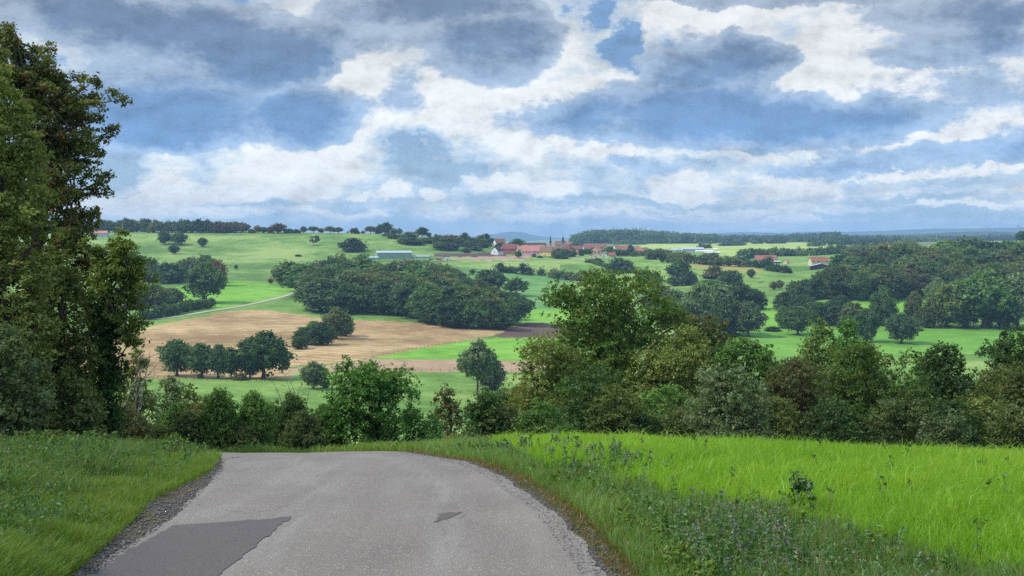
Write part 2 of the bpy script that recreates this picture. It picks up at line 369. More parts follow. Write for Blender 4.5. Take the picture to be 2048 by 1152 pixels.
FIELDS = [  # name, material, outline as seen (turned into ground faces), nearest and farthest distance
 ('stubble_field', 'stubble', [(-240, 690), (283, 658), (340, 645), (430, 627), (505, 618), (560, 624), (620, 633), (660, 640), (720, 640), (800, 643), (880, 648), (960, 650), (1022, 655), (1000, 668), (880, 690), (820, 701), (752, 715), (660, 727), (575, 733), (590, 756), (-240, 758)], 400, 1100),
 ('stubble_field', 'stubble2', [(575, 737), (650, 731), (742, 718), (920, 720), (1040, 722), (1150, 724), (1150, 744), (900, 744), (575, 744)], 400, 1100),
 ('green_field', 'bright', [(745, 717), (752, 714), (820, 701), (880, 690), (1000, 676), (1140, 678), (1180, 722), (1040, 721), (920, 719)], 400, 1100),
 ('ploughed_field', 'plough', [(1000, 668), (1024, 654), (1050, 646), (1075, 645), (1160, 652), (1160, 676), (1000, 675), (985, 674)], 400, 1200),
 ('green_field', 'bright', [(1040, 648), (1056, 618), (1150, 616), (1190, 650), (1060, 645)], 400, 1400),
 ('green_field', 'blue', [(890, 530), (985, 540), (1100, 548), (1135, 560), (1190, 616), (1056, 618), (1060, 640), (930, 600), (880, 560)], 500, 1600),
 ('green_field', 'bright2', [(1360, 700), (1440, 657), (2400, 655), (2400, 706), (1900, 708), (1700, 716), (1500, 713)], 400, 1300),
 ('pasture', 'meadow', [(1360, 900), (1360, 700), (1500, 713), (1700, 716), (1900, 708), (2400, 706), (2400, 900)], 250, 1000),
 ('green_field', 'bright', [(1500, 650), (1520, 608), (1660, 600), (1850, 600), (1900, 650), (1560, 655)], 500, 1400),
 ('pasture', 'meadow', [(-600, 744), (1200, 744), (1200, 905), (-600, 905)], 250, 1000),
 ('green_field', 'bright', [(-240, 625), (300, 628), (340, 604), (340, 575), (470, 560), (560, 569), (606, 572), (575, 588), (540, 598), (430, 618), (280, 640), (-240, 655)], 500, 1500),
 ('grass_margin', 'meadow', [(-240, 660), (280, 645), (430, 624), (560, 598), (620, 575), (760, 600), (860, 630), (960, 640), (960, 652), (800, 644), (720, 641), (620, 633), (505, 617), (430, 626), (283, 657), (-240, 690)], 500, 1500),
 ('ploughed_field', 'plough2', [(868, 507), (1010, 505), (1012, 512), (900, 514), (870, 512)], 1200, 2200),
 ('stubble_field', 'stubble2', [(892, 515), (1010, 512), (1060, 512), (1060, 519), (1000, 521), (900, 519)], 1200, 2200),
 ('ripe_field', 'maize', [(1355, 527), (1400, 524), (1470, 530), (1535, 541), (1520, 546), (1440, 541), (1370, 533)], 1000, 2400),
 ('yellow_field', 'yellow', [(1260, 492), (1330, 486), (1400, 484), (1450, 486), (1560, 485), (1700, 488), (1700, 500), (1640, 508), (1500, 514), (1420, 512), (1440, 504), (1260, 500)], 1500, 6000),
 ('pale_field', 'tan', [(1300, 487), (1400, 484), (1440, 485), (1440, 489), (1300, 492)], 2500, 6000),
 ('ploughed_hill_field', 'stubble2', [(1765, 497), (1800, 490), (1880, 485), (1900, 490), (1880, 500)], 1500, 2600),
]
fid = np.zeros(len(Q), int)
for k, (nm, mt, pl, ya, yb) in enumerate(FIELDS):
    sel = (fid == 0) & (fy > ya) & (fy < yb)
    idx = np.nonzero(sel)[0]
    ins = inpoly(fpx[idx], fpy[idx] + (wob[idx] * .5 if k not in (8,) else 0), pl)
    fid[idx[ins]] = k + 1
FID_MEADOW_HILL = len(FIELDS) + 1; FID_NEAR = FID_MEADOW_HILL + 1; FID_FAR = FID_NEAR + 1
fid[(fid == 0) & (fy < 110)] = FID_NEAR
fid[(fid == 0) & (fy > 2200)] = FID_FAR
fid[(fid == 0) & (fpx < 1120)] = FID_MEADOW_HILL
def sub_mesh(name, mask, mats):
    q = Q[mask]; u, inv = np.unique(q, return_inverse=True)
    return mesh_np(name, Vg[u], inv.reshape(-1, 4), mats, smooth=True)
for k, (nm, mt, pl, ya, yb) in enumerate(FIELDS):
    if (fid == k + 1).any(): structure(nm, sub_mesh(nm, fid == k + 1, [M[mt]]))
structure('hillside_pasture', sub_mesh('hillside_pasture', fid == FID_MEADOW_HILL, [M['hill']]))
structure('ground', sub_mesh('ground', fid == FID_NEAR, [M['nearsoil']]))
structure('valley_meadow', sub_mesh('valley_meadow', fid == 0, [M['meadow']]))
structure('distant_terrain', sub_mesh('distant_terrain', fid == FID_FAR, [M['far']]))

# far ridges of hills and mountains: solid rises of land standing on the plain
M['ridge'] = field_mat('wooded_ridge', [(.030, .050, .035), (.050, .075, .050), (.08, .10, .06)], s1=.0012, s2=.005, s3=.02, contrast=1.6)
def ridge(name, Yd, pts, depth, mat='ridge'):
    """pts: (px, row) of the crest at distance Yd; the rise has a front and a back slope"""
    px = np.linspace(pts[0][0], pts[-1][0], 260); row = np.interp(px, [p[0] for p in pts], [p[1] for p in pts])
    row = np.convolve(np.pad(row, 6, 'edge'), np.hanning(15)[1:-1] / np.hanning(15).sum(), 'valid')
    row = row + .35 * np.sin(px * .05) + .2 * np.sin(px * .17 + 2)
    t = np.linspace(-1, 1, 15); vs = []
    base = -60.0
    for a in t:
        yy = Yd + a * depth; hgt = (HY - row) / F * Yd
        prof = math.cos(a * math.pi / 2) ** 1.3 if abs(a) < 1 else 0
        xx = (px - CX) / F * Yd
        wv = 1 + .06 * np.sin(px * .031 + a * 5) * (1 - prof)
        vs.append(np.stack([xx, np.full_like(px, yy), base + (hgt - base) * prof * wv], 1))
    v = np.concatenate(vs); n = len(px)
    i, j = np.meshgrid(np.arange(len(t) - 1), np.arange(n - 1), indexing='ij')
    f = np.stack([i*n+j, i*n+j+1, (i+1)*n+j+1, (i+1)*n+j], -1).reshape(-1, 4)
    return structure(name, mesh_np(name, v, f, [M[mat]], smooth=True))
ridge('mountain', 18500, [(780, 474), (880, 474), (960, 473), (1000, 466), (1025, 462.5), (1050, 465), (1075, 472), (1100, 475), (1150, 477), (1190, 476), (1260, 480)], 3000)
ridge('mountain', 16500, [(1250, 476), (1400, 468), (1500, 464), (1570, 466), (1640, 463), (1720, 464), (1800, 460), (1900, 456.5), (1960, 457), (2000, 456), (2100, 452), (2300, 455), (2700, 460)], 3000)
ridge('hill', 7500, [(1560, 480), (1640, 476), (1700, 472), (1750, 470), (1800, 469), (1850, 468), (1880, 467), (1900, 464), (1950, 463), (2000, 463.5), (2060, 465), (2200, 464), (2600, 466)], 900)

# ------------------------------------------------------------------ road
def strip(name, L, R, n, dz, mat):
    t = np.linspace(0, 1, n)[None, :, None]
    g_ = L[:, None, :] * (1 - t) + R[:, None, :] * t
    z = H(g_[..., 0], g_[..., 1]) + dz
    v = np.concatenate([g_, z[..., None]], -1).reshape(-1, 3); m = len(L)
    i, j = np.meshgrid(np.arange(m - 1), np.arange(n - 1), indexing='ij')
    f = np.stack([i*n+j, i*n+j+1, (i+1)*n+j+1, (i+1)*n+j], -1).reshape(-1, 4)
    return structure(name, mesh_np(name, v, f, [mat] if mat else [], smooth=True))
m, q, b = material('worn_asphalt'); p = pos(q); M['asphalt'] = m
st = q.noise(q.vm('MULTIPLY', p, (1.6, .22, 1)), 1.0, 4, .6)
st2 = q.noise(q.vm('MULTIPLY', p, (5, .5, 1)), 1.0, 3, .6)
agg = q.noise(p, 55, 3, .8); agg2 = q.noise(p, 140, 2, .8); big = q.noise(p, .5, 4, .6)
vor = q.new('ShaderNodeTexVoronoi'); q.l.new(p, vor.inputs['Vector']); vor.inputs['Scale'].default_value = 70
c = q.ramp(q.m('ADD', q.m('MULTIPLY', st, .6), q.m('MULTIPLY', big, .4)), [(.34, (.098, .078, .060)), (.5, (.155, .129, .103)), (.64, (.225, .196, .165))])
sxy = q.new('ShaderNodeSeparateXYZ'); q.l.new(p, sxy.inputs[0])
# two paler, polished wheel tracks follow the curve of the lane
cen = q.m('SUBTRACT', -1.45, q.m('MULTIPLY', q.m('POWER', q.m('MULTIPLY', q.m('SUBTRACT', sxy.outputs[1], 9.0, clamp=False), .1), 3.0), .62))
lat = q.m('ABSOLUTE', q.m('SUBTRACT', sxy.outputs[0], cen))
trk = q.m('SUBTRACT', 1.0, q.m('MULTIPLY', q.m('ABSOLUTE', q.m('SUBTRACT', lat, .85)), 2.6), clamp=True)
c = q.mix(q.m('MULTIPLY', trk, q.m('MULTIPLY', q.sm(st2, .35, .7), .6)), c, (.28, .262, .240))
c = q.mix(1.0, c, q.ramp(agg, [(.30, .42), (.5, .95), (.72, 1.6)]), 'MULTIPLY')
c = q.mix(.45, c, q.mix(q.sm(agg2, .35, .65), (.085, .066, .052), (.35, .305, .26)))
c = q.mix(q.m('MULTIPLY', q.sm(q.noise(p, 60, 2, .5), .62, .70), .8), c, (.56, .50, .44))
c = q.mix(q.m('MULTIPLY', q.sm(q.noise(p, 38, 2, .6), .62, .70), .7), c, (.06, .05, .045))
c = q.mix(q.m('MULTIPLY', q.sm(q.noise(p, 4, 5, .75), .56, .72), .45), c, (.15, .115, .085))
# fine cracks
vk = q.new('ShaderNodeTexVoronoi', feature='DISTANCE_TO_EDGE'); q.l.new(q.vm('ADD', p, q.vm('MULTIPLY', q.noise(p, 2, 4, .6, col=True), (.5, .5, 0))), vk.inputs['Vector']); vk.inputs['Scale'].default_value = .55
crk = q.m('MULTIPLY', q.sm(vk.outputs['Distance'], .012, .0), q.sm(q.noise(p, .35, 2, .5), .52, .6))
c = q.mix(q.m('MULTIPLY', crk, .3), c, (.035, .03, .028))
q.l.new(c, b.inputs['Base Color']); b.inputs['Roughness'].default_value = .8; b.inputs['Specular IOR Level'].default_value = .35
bm_ = q.new('ShaderNodeBump'); bm_.inputs['Strength'].default_value = .7; bm_.inputs['Distance'].default_value = .012
q.l.new(q.m('ADD', agg, q.m('MULTIPLY', vor.outputs[0], .5)), bm_.inputs['Height']); q.l.new(bm_.outputs[0], b.inputs['Normal'])
m, q, b = material('tar_patch'); p = pos(q); M['tar'] = m
c = q.ramp(q.noise(p, 70, 4, .85), [(.32, (.024, .020, .018)), (.52, (.078, .065, .058)), (.70, (.24, .21, .19))])
c = q.mix(q.m('MULTIPLY', q.noise(p, 2, 5, .7), .6), c, (.125, .108, .098))
q.l.new(c, b.inputs['Base Color']); b.inputs['Roughness'].default_value = .7
m, q, b = material('shoulder_grit'); p = pos(q); M['grit'] = m
c = q.ramp(q.noise(p, 30, 4, .75), [(.3, (.020, .018, .017)), (.5, (.055, .048, .044)), (.62, (.11, .095, .085)), (.8, (.22, .21, .20))])
c = q.mix(q.sm(q.noise(p, 2.4, 4, .7), .45, .62), c, (.085, .075, .030))
q.l.new(c, b.inputs['Base Color'])
nr = 500
L_, R_ = resample(RL, nr), resample(RR, nr)
rgn = np.random.default_rng(5)
def rag(n, amp, k=9):
    a = rgn.normal(0, 1, n); a = np.convolve(np.pad(a, k, 'edge'), np.hanning(2*k+1), 'valid'); return amp * a / (a.std() + 1e-9)
L_[:, 0] += rag(nr, .022, 10) + rag(nr, .010, 2); R_[:, 0] += rag(nr, .022, 10) + rag(nr, .010, 2)
strip('road', L_, R_, 60, .022, M['asphalt'])
# shoulders
def offset_x(P, d): P = P.copy(); P[:, 0] += d; return P
wl_ = -.13 - .30 * np.exp(-((L_[:, 1] - 15.6) / 2.6) ** 2)
strip('road_shoulder', offset_x(L_, wl_ + rag(nr, .03, 14)), offset_x(L_, .05), 8, .014, M['grit'])
strip('road_shoulder', offset_x(R_, -.05), offset_x(R_, .09 + rag(nr, .03, 12)), 8, .014, M['grit'])
# tar patches laid on the road
def rdpt(px, py):   # road point seen at (px, py)
    y = Yat(px, py, 3.0, 27); return ((px - CX) / F * y, y)
def flat_patch(name, outline, dz, mat, step=.12):
    import bmesh
    bm = bmesh.new()
    pts = []
    for i in range(len(outline)):
        a, c_ = Vector(outline[i]), Vector(outline[(i + 1) % len(outline)])
        k = max(1, int((c_ - a).length / step))
        for j in range(k):
            pq = a.lerp(c_, j / k); pts.append((pq.x + rgn.normal(0, .014), pq.y + rgn.normal(0, .025)))
    vs = [bm.verts.new((x, y, 0)) for x, y in pts]; bm.faces.new(vs)
    xs = [p_[0] for p_ in pts]; ys = [p_[1] for p_ in pts]
    for ax, lo_, hi_ in ((0, min(xs), max(xs)), (1, min(ys), max(ys))):
        k = lo_ + .3
        while k < hi_:
            no = (1, 0, 0) if ax == 0 else (0, 1, 0)
            bmesh.ops.bisect_plane(bm, geom=bm.verts[:] + bm.edges[:] + bm.faces[:], plane_co=(k if ax == 0 else 0, k if ax == 1 else 0, 0), plane_no=no)
            k += .3
    for v in bm.verts: v.co.z = float(H(v.co.x, v.co.y)) + dz
    me = bpy.data.meshes.new(name); bm.normal_update(); bm.to_mesh(me); bm.free(); me.materials.append(mat)
    for p_ in me.polygons: p_.use_smooth = True
    return structure(name, me)
flat_patch('road_patch', [rdpt(582, 1038), rdpt(520, 1090), rdpt(440, 1152), rdpt(300, 1260), rdpt(20, 1260), rdpt(178, 1160), rdpt(262, 1102), rdpt(345, 1056), rdpt(430, 1050)], .028, M['tar'])
flat_patch('road_patch', [rdpt(868, 1050), rdpt(880, 1036), rdpt(873, 1032), rdpt(928, 1026), rdpt(905, 1037)], .027, M['tar'], .05)
# pale farm track in the valley
def track(name, pts, w, mat, y0, y1, dz=.25):
    P = [hit(a, b_, y0, y1) for a, b_ in pts]
    c_ = resample([(p_.x, p_.y) for p_ in P], 160)
    d = np.gradient(c_, axis=0); d /= np.linalg.norm(d, axis=1)[:, None] + 1e-9
    n_ = np.stack([-d[:, 1], d[:, 0]], 1)
    return strip(name, c_ + n_ * w / 2, c_ - n_ * w / 2, 5, dz, mat)
m, q, b = material('pale_gravel_track'); p = pos(q); M['track'] = m
q.l.new(q.ramp(q.noise(p, .6, 5, .7), [(.3, (.30, .26, .20)), (.7, (.50, .46, .38))]), b.inputs['Base Color'])
track('farm_track', [(60, 668), (200, 655), (280, 642), (350, 634), (430, 621), (500, 609), (545, 599), (580, 589), (605, 578), (628, 572), (660, 566)], 4.6, M['track'], 500, 1500)
track('farm_track', [(850, 524), (880, 521), (920, 519), (980, 516.5), (1000, 515.5), (1060, 516)], 6, M['track'], 1200, 2200, .3)
track('village_lane', [(1130, 517), (1150, 518), (1165, 520), (1185, 523), (1210, 527)], 6, M['track'], 1200, 2200, .3)

# ------------------------------------------------------------------ foliage and bark
def leaf_mat(name, c0, c1, c2, accent=None, af=.0, trans=.38, tcol=(1.25, 1.35, .55), mott=.35):
    m, q, b = material(name); q.n.remove(b); out = q.n.get('Material Output')
    at_ = q.new('ShaderNodeAttribute', attribute_name='tint'); oi = q.new('ShaderNodeObjectInfo')
    po = q.new('ShaderNodeTexCoord').outputs['Object']
    t = q.m('ADD', q.m('MULTIPLY', at_.outputs['Fac'], .75), q.m('MULTIPLY', oi.outputs['Random'], .25))
    c = q.ramp(t, [(.08, c0), (.5, c1), (.95, c2)])
    if accent:
        a2 = q.new('ShaderNodeAttribute', attribute_name='spray')
        c = q.mix(q.m('MULTIPLY', q.sm(a2.outputs['Fac'], 1 - af - .08, 1 - af + .08), .85), c, accent)
    br = q.m('ADD', .84, q.m('MULTIPLY', oi.outputs['Random'], .32))
    c = q.mix(1.0, c, q.comb(br, br, br), 'MULTIPLY')
    d = q.new('ShaderNodeBsdfDiffuse'); q.l.new(c, d.inputs[0])
    tr = q.new('ShaderNodeBsdfTranslucent'); q.l.new(q.mix(1.0, c, tcol, 'MULTIPLY'), tr.inputs[0])
    mx = q.new('ShaderNodeMixShader'); mx.inputs[0].default_value = trans
    q.l.new(d.outputs[0], mx.inputs[1]); q.l.new(tr.outputs[0], mx.inputs[2])
    gl = q.new('ShaderNodeBsdfGlossy'); gl.inputs['Roughness'].default_value = .45; gl.inputs[0].default_value = (.8, .85, .9, 1)
    m2 = q.new('ShaderNodeMixShader'); m2.inputs[0].default_value = .014
    q.l.new(mx.outputs[0], m2.inputs[1]); q.l.new(gl.outputs[0], m2.inputs[2]); q.l.new(m2.outputs[0], out.inputs[0])
    M[name] = m
    return m
leaf_mat('oak_green', (0.035, 0.065, 0.020), (0.065, 0.118, 0.033), (0.122, 0.196, 0.050))
leaf_mat('mid_green', (0.059, 0.124, 0.029), (0.109, 0.205, 0.047), (0.201, 0.322, 0.074), (0.283, 0.298, 0.067), .12)
leaf_mat('fresh_green', (.036, .090, .020), (.062, .145, .030), (.125, .24, .050), (.20, .25, .05), .08)
leaf_mat('maple_green', (0.046, 0.090, 0.020), (0.093, 0.162, 0.032), (0.186, 0.258, 0.050), (0.290, 0.202, 0.040), .15)
leaf_mat('olive', (0.075, 0.101, 0.028), (0.137, 0.174, 0.045), (0.232, 0.263, 0.068), (0.255, 0.190, 0.060), .15)
leaf_mat('brown_olive', (.080, .092, .034), (.138, .142, .054), (.21, .205, .082), (.24, .16, .07), .16)
leaf_mat('russet', (0.099, 0.067, 0.030), (0.174, 0.106, 0.048), (0.255, 0.146, 0.065), (0.104, 0.112, 0.040), .35)
leaf_mat('silver', (.090, .130, .052), (.150, .200, .088), (.24, .29, .14), None, 0, .3)
leaf_mat('grey_green', (0.070, 0.101, 0.044), (0.122, 0.168, 0.070), (0.197, 0.258, 0.105), None, 0, .3)
leaf_mat('yellow_green', (.085, .130, .028), (.155, .215, .045), (.25, .30, .07), (.26, .23, .06), .14)
leaf_mat('blue_green', (0.039, 0.072, 0.032), (0.072, 0.125, 0.052), (0.122, 0.190, 0.075))
leaf_mat('ivy', (0.018, 0.045, 0.014), (0.038, 0.091, 0.025), (0.079, 0.166, 0.038))
leaf_mat('wood_mixed', (0.060, 0.094, 0.030), (0.104, 0.146, 0.045), (0.186, 0.218, 0.068), (0.197, 0.140, 0.058), .2)
leaf_mat('bronze', (.050, .066, .022), (.092, .112, .034), (.155, .165, .052), (.24, .11, .045), .22)
m, q, b = material('bark'); p = q.new('ShaderNodeTexCoord').outputs['Object']
q.l.new(q.ramp(q.noise(q.vm('MULTIPLY', p, (3, 3, .6)), 6, 5, .7), [(.3, (.035, .028, .022)), (.7, (.12, .10, .085))]), b.inputs['Base Color']); M['bark'] = m
m, q, b = material('pale_bark'); p = q.new('ShaderNodeTexCoord').outputs['Object']
q.l.new(q.ramp(q.noise(p, 9, 5, .7), [(.3, (.10, .09, .075)), (.7, (.30, .28, .25))]), b.inputs['Base Color']); M['pale_bark'] = m

def leaves(r, blobs, n, size, up=.35, out=.5, shell=(.55, 1.05), aspect=1.5, wblob=None, ground=None):
    """n leaf-shaped quads spread through spherical sprays: blobs = (x, y, z, radius, vertical squash)"""
    blobs = np.asarray(blobs, float)
    w = blobs[:, 3] ** 2 if wblob is None else wblob
    m_ = max(1, n // 9)                                     # twigs: each carries about nine leaves
    k = r.choice(len(blobs), m_, p=w / w.sum())
    d = r.normal(size=(m_, 3)); d /= np.linalg.norm(d, axis=1)[:, None]
    flip = (d[:, 2] < -.1) & (r.random(m_) < .45); d[flip, 2] *= -1
    rad = (shell[0] + (shell[1] - shell[0]) * r.random(m_) ** .6)
    lump = 1 + .16 * np.sin(d[:, 0] * 5 + k) * np.sin(d[:, 1] * 6 + k * 1.7) + .12 * np.sin(d[:, 2] * 9 + k)
    B = blobs[k]
    c = B[:, :3] + d * (B[:, 3] * rad * lump)[:, None] * np.stack([np.ones(m_), np.ones(m_), B[:, 4]], 1)
    tn_ = r.normal(0, .13, m_); sp_ = r.random(m_)
    u_ = r.choice(m_, n); c = c[u_] + r.normal(size=(n, 3)) * size * .95 * np.array([1, 1, .7]); d = d[u_]; k = k[u_]
    nrm = d * out + r.normal(size=(n, 3)) * .5 + np.array([0, 0, up]); nrm /= np.linalg.norm(nrm, axis=1)[:, None]
    t = np.cross(nrm, r.normal(size=(n, 3))); t /= np.linalg.norm(t, axis=1)[:, None] + 1e-9
    s = np.cross(nrm, t)
    sz = size * (.6 + .8 * r.random(n)); a = (t * (sz * .5 * aspect)[:, None]); b_ = s * (sz * .5)[:, None]
    sh = t * (sz * .12)[:, None]
    v = np.stack([c - a, c - b_ + sh, c + a, c + b_ + sh], 1)
    spr = r.random(len(blobs))
    tint = np.clip(.5 + (spr[k] - .5) * .5 + tn_[u_] + r.normal(0, .12, n), 0, 1)
    spray = np.clip(r.random(len(blobs))[k] * .5 + sp_[u_] * .4 + r.random(n) * .1, 0, 1)
    return v.reshape(-1, 3), np.arange(n * 4).reshape(-1, 4), tint, spray
def crown_mesh(name, parts):
    V, Fc, Tn, Sp, o = [], [], [], [], 0
    for v, f, t, s in parts:
        V.append(v); Fc.append(f + o); Tn.append(t); Sp.append(s); o += len(v)
    return mesh_np(name, np.concatenate(V), np.concatenate(Fc), [M['mid_green']], {'tint': np.concatenate(Tn), 'spray': np.concatenate(Sp)})
def tube(path, rad, n=6):
    path = np.asarray(path, float); m_ = len(path); rad = np.broadcast_to(rad, (m_,))
    d = np.gradient(path, axis=0); d /= np.linalg.norm(d, axis=1)[:, None] + 1e-9
    ref = np.array([.31, .93, .19]); u = np.cross(d, ref); u /= np.linalg.norm(u, axis=1)[:, None] + 1e-9; w = np.cross(d, u)
    a = np.arange(n) / n * 2 * math.pi
    v = path[:, None] + rad[:, None, None] * (u[:, None] * np.cos(a)[None, :, None] + w[:, None] * np.sin(a)[None, :, None])
    i, j = np.meshgrid(np.arange(m_ - 1), np.arange(n), indexing='ij')
    f = np.stack([i*n+j, i*n+(j+1) % n, (i+1)*n+(j+1) % n, (i+1)*n+j], -1).reshape(-1, 4)
    return v.reshape(-1, 3), f
def join_tubes(ts):
    V, Fc, o = [], [], 0
    for v, f in ts: V.append(v); Fc.append(f + o); o += len(v)
    return np.concatenate(V), np.concatenate(Fc)
def limb(r, a, b_, r0, r1, n=6, bend=.08, k=5):
    a, b_ = np.array(a, float), np.array(b_, float); L = np.linalg.norm(b_ - a); t = np.linspace(0, 1, n)[:, None]
    mid = r.normal(size=3) * L * bend
    p_ = a * (1 - t) + b_ * t + np.sin(t * math.pi) * mid + np.array([0, 0, 1]) * (np.sin(t * math.pi) * L * .06) + r.normal(size=(n, 3)) * L * .012 * np.sin(t * math.pi)
    return tube(p_, np.linspace(r0, r1, n), k)
def trunk_mesh(name, r, blobs, top, r0, lean=(0, 0), nl=10, sides=8, mat='bark', first=.25):
    """flared, slightly crooked trunk with limbs that reach into the sprays"""
    t = np.linspace(0, 1, 9); h = t * top
    px_ = lean[0] * t + .02 * top * np.sin(t * 4 + r.random() * 6) * t; py_ = lean[1] * t + .02 * top * np.cos(t * 3.3 + r.random() * 6) * t
    path = np.stack([px_, py_, h - .012 * top], 1)
    rr = r0 * (1 - .72 * t) * (1 + .8 * np.exp(-t * 22))
    ts = [tube(path, rr, sides)]
    bl = np.asarray(blobs); order = r.permutation(len(bl))[:nl]
    for i in order:
        tz = np.clip(bl[i, 2] / top * .62, first, .95); base = np.array([np.interp(tz, t, path[:, 0]), np.interp(tz, t, path[:, 1]), tz * top])
        ts.append(limb(r, base, bl[i, :3], r0 * .42 * (1 - tz * .6), r0 * .08))
    v, f = join_tubes(ts)
    return mesh_np(name, v, f, [M[mat]], smooth=True)

def crown_blobs(r, kind, k):
    """unit crown: width 1, height 1, standing on z = 0"""
    out = []
    if kind in ('round', 'spread', 'bush', 'tall', 'tilted'):
        zb = {'round': .14, 'spread': .34, 'bush': -.02, 'tall': .08, 'tilted': .14}[kind]
        br = {'round': .19, 'spread': .17, 'bush': .19, 'tall': .17, 'tilted': .18}[kind]
        for i in range(k):
            u = (i + r.random()) / k; th = i * 2.39996 + r.random() * .8
            zz = u ** .85
            if kind == 'bush': e = math.sqrt(max(0, 1 - zz ** 2.4)) * .5 * (.88 + .12 * math.sin(zz * 3))
            elif kind == 'tall': e = .5 * (math.sin(math.pi * min(1, zz * .92 + .1)) ** .6)
            elif kind == 'spread': e = .5 * (math.sin(math.pi * min(1, zz * .72 + .22)) ** .8)
            else: e = .5 * (math.sin(math.pi * min(1, zz * .80 + .17)) ** .7)
            rr_ = br * (.5 + .95 * r.random()) * (1 if zz < .85 else .8)
            ee = max(0, e - rr_ * .75) * (1 if r.random() < .8 else .5) * (.74 + .46 * r.random())
            z = zb + rr_ * .6 + (1 - zb - rr_ * 1.4) * zz
            out.append((ee * math.cos(th), ee * math.sin(th), z, rr_, (.85 if kind != 'tall' else 1.1)))
        # the heart of the crown
        for i in range(max(3, k // 6)):
            out.append((r.normal() * .06, r.normal() * .06, zb + (1 - zb) * (.25 + .55 * r.random()), .2, 1.0))
    return out
PROTO = {}
def proto(kind, lod, var=0):
    """one finished tree of each kind, unit size; copies share its meshes"""
    key = (kind, lod, var)
    if key in PROTO: return PROTO[key]
    r = np.random.default_rng(abs(hash((kind, lod))) % 1000 + var * 31 if False else (sum(map(ord, kind)) * 7 + lod * 101 + var * 31))
    k, n, s = {0: (16, 2200, .085), 1: (34, 9000, .044), 2: (90, 34000, .0215), 3: (170, 76000, .0150)}[lod]
    if kind == 'sparse':
        bl = [(x * .8, y * .8, .35 + .62 * z_, .10, .9) for x, y, z_ in r.uniform(-.5, .5, (k // 2, 3)) + np.array([0, 0, .5])]; n = n // 4
    else: bl = crown_blobs(r, kind, k)
    if lod >= 1:
        ex = []
        for b_ in bl[:: 1]:
            for _ in range(2):
                d = r.normal(size=3); d /= np.linalg.norm(d); d[2] = abs(d[2]) * .8
                ex.append((b_[0] + d[0] * b_[3] * .95, b_[1] + d[1] * b_[3] * .95, min(b_[2] + d[2] * b_[3] * .95, 1.03), b_[3] * .38, .9))
        bl = bl + ex
    cm = crown_mesh('crown_' + kind, [leaves(r, bl, n, s)])
    top = .8 if kind != 'bush' else .6
    r0 = {'round': .035, 'spread': .032, 'tall': .028, 'bush': .018, 'sparse': .02, 'tilted': .04}[kind]
    tm = trunk_mesh('trunk_' + kind, r, bl, top, r0, nl=(6 if lod == 0 else 14 if lod == 1 else 40), sides=(5 if lod == 0 else 8))
    PROTO[key] = (tm, cm)
    return PROTO[key]
tree_rng = np.random.default_rng(99)
def plant_at(P, w, h, kind, mat, label, group=None, name=None, cat=None, lod=None, tm=None, rz=None):
    """a tree or bush standing at P, w metres wide and h metres tall"""
    Yd = P.y
    if lod is None: lod = 0 if Yd > 1150 else 1 if Yd > 330 else 2
    isb = kind == 'bush'
    name = name or ('bush' if isb else 'tree'); cat = cat or ('bush' if isb else 'tree')
    a, c_ = proto(kind, lod, int(tree_rng.integers(0, 3 if lod < 3 else 1)))
    t = thing(name, label, cat, P, tree_rng.random() * 6.28 if rz is None else rz, group)
    t.scale = (w, w, h)
    o = link('trunk', a, t); o.material_slots[0].link = 'OBJECT'; o.material_slots[0].material = M[tm or 'bark']
    o = link('crown' if not isb else 'foliage', c_, t); o.material_slots[0].link = 'OBJECT'; o.material_slots[0].material = M[mat]
    return t
def T_(px, base, w, h, kind, mat, label, group=None, y0=75, y1=8000, **k):
    """tree seen with its foot at (px, base) and w x h pixels large"""
    P = hit(px, base, y0, y1); s = P.y / F
    return plant_at(P, w * s * 1.17, h * s, kind, mat, label, group, **k)
def TY_(px, Yd, top, w, kind, mat, label, group=None, sink=.1, **k):
    """tree at distance Yd whose foot is hidden behind the brow: its top is seen at row top"""
    P = at(px, Yd, -sink); h = (HY - top) / F * Yd - P.z
    return plant_at(P, w * Yd / F, h, kind, mat, label, group, **k)

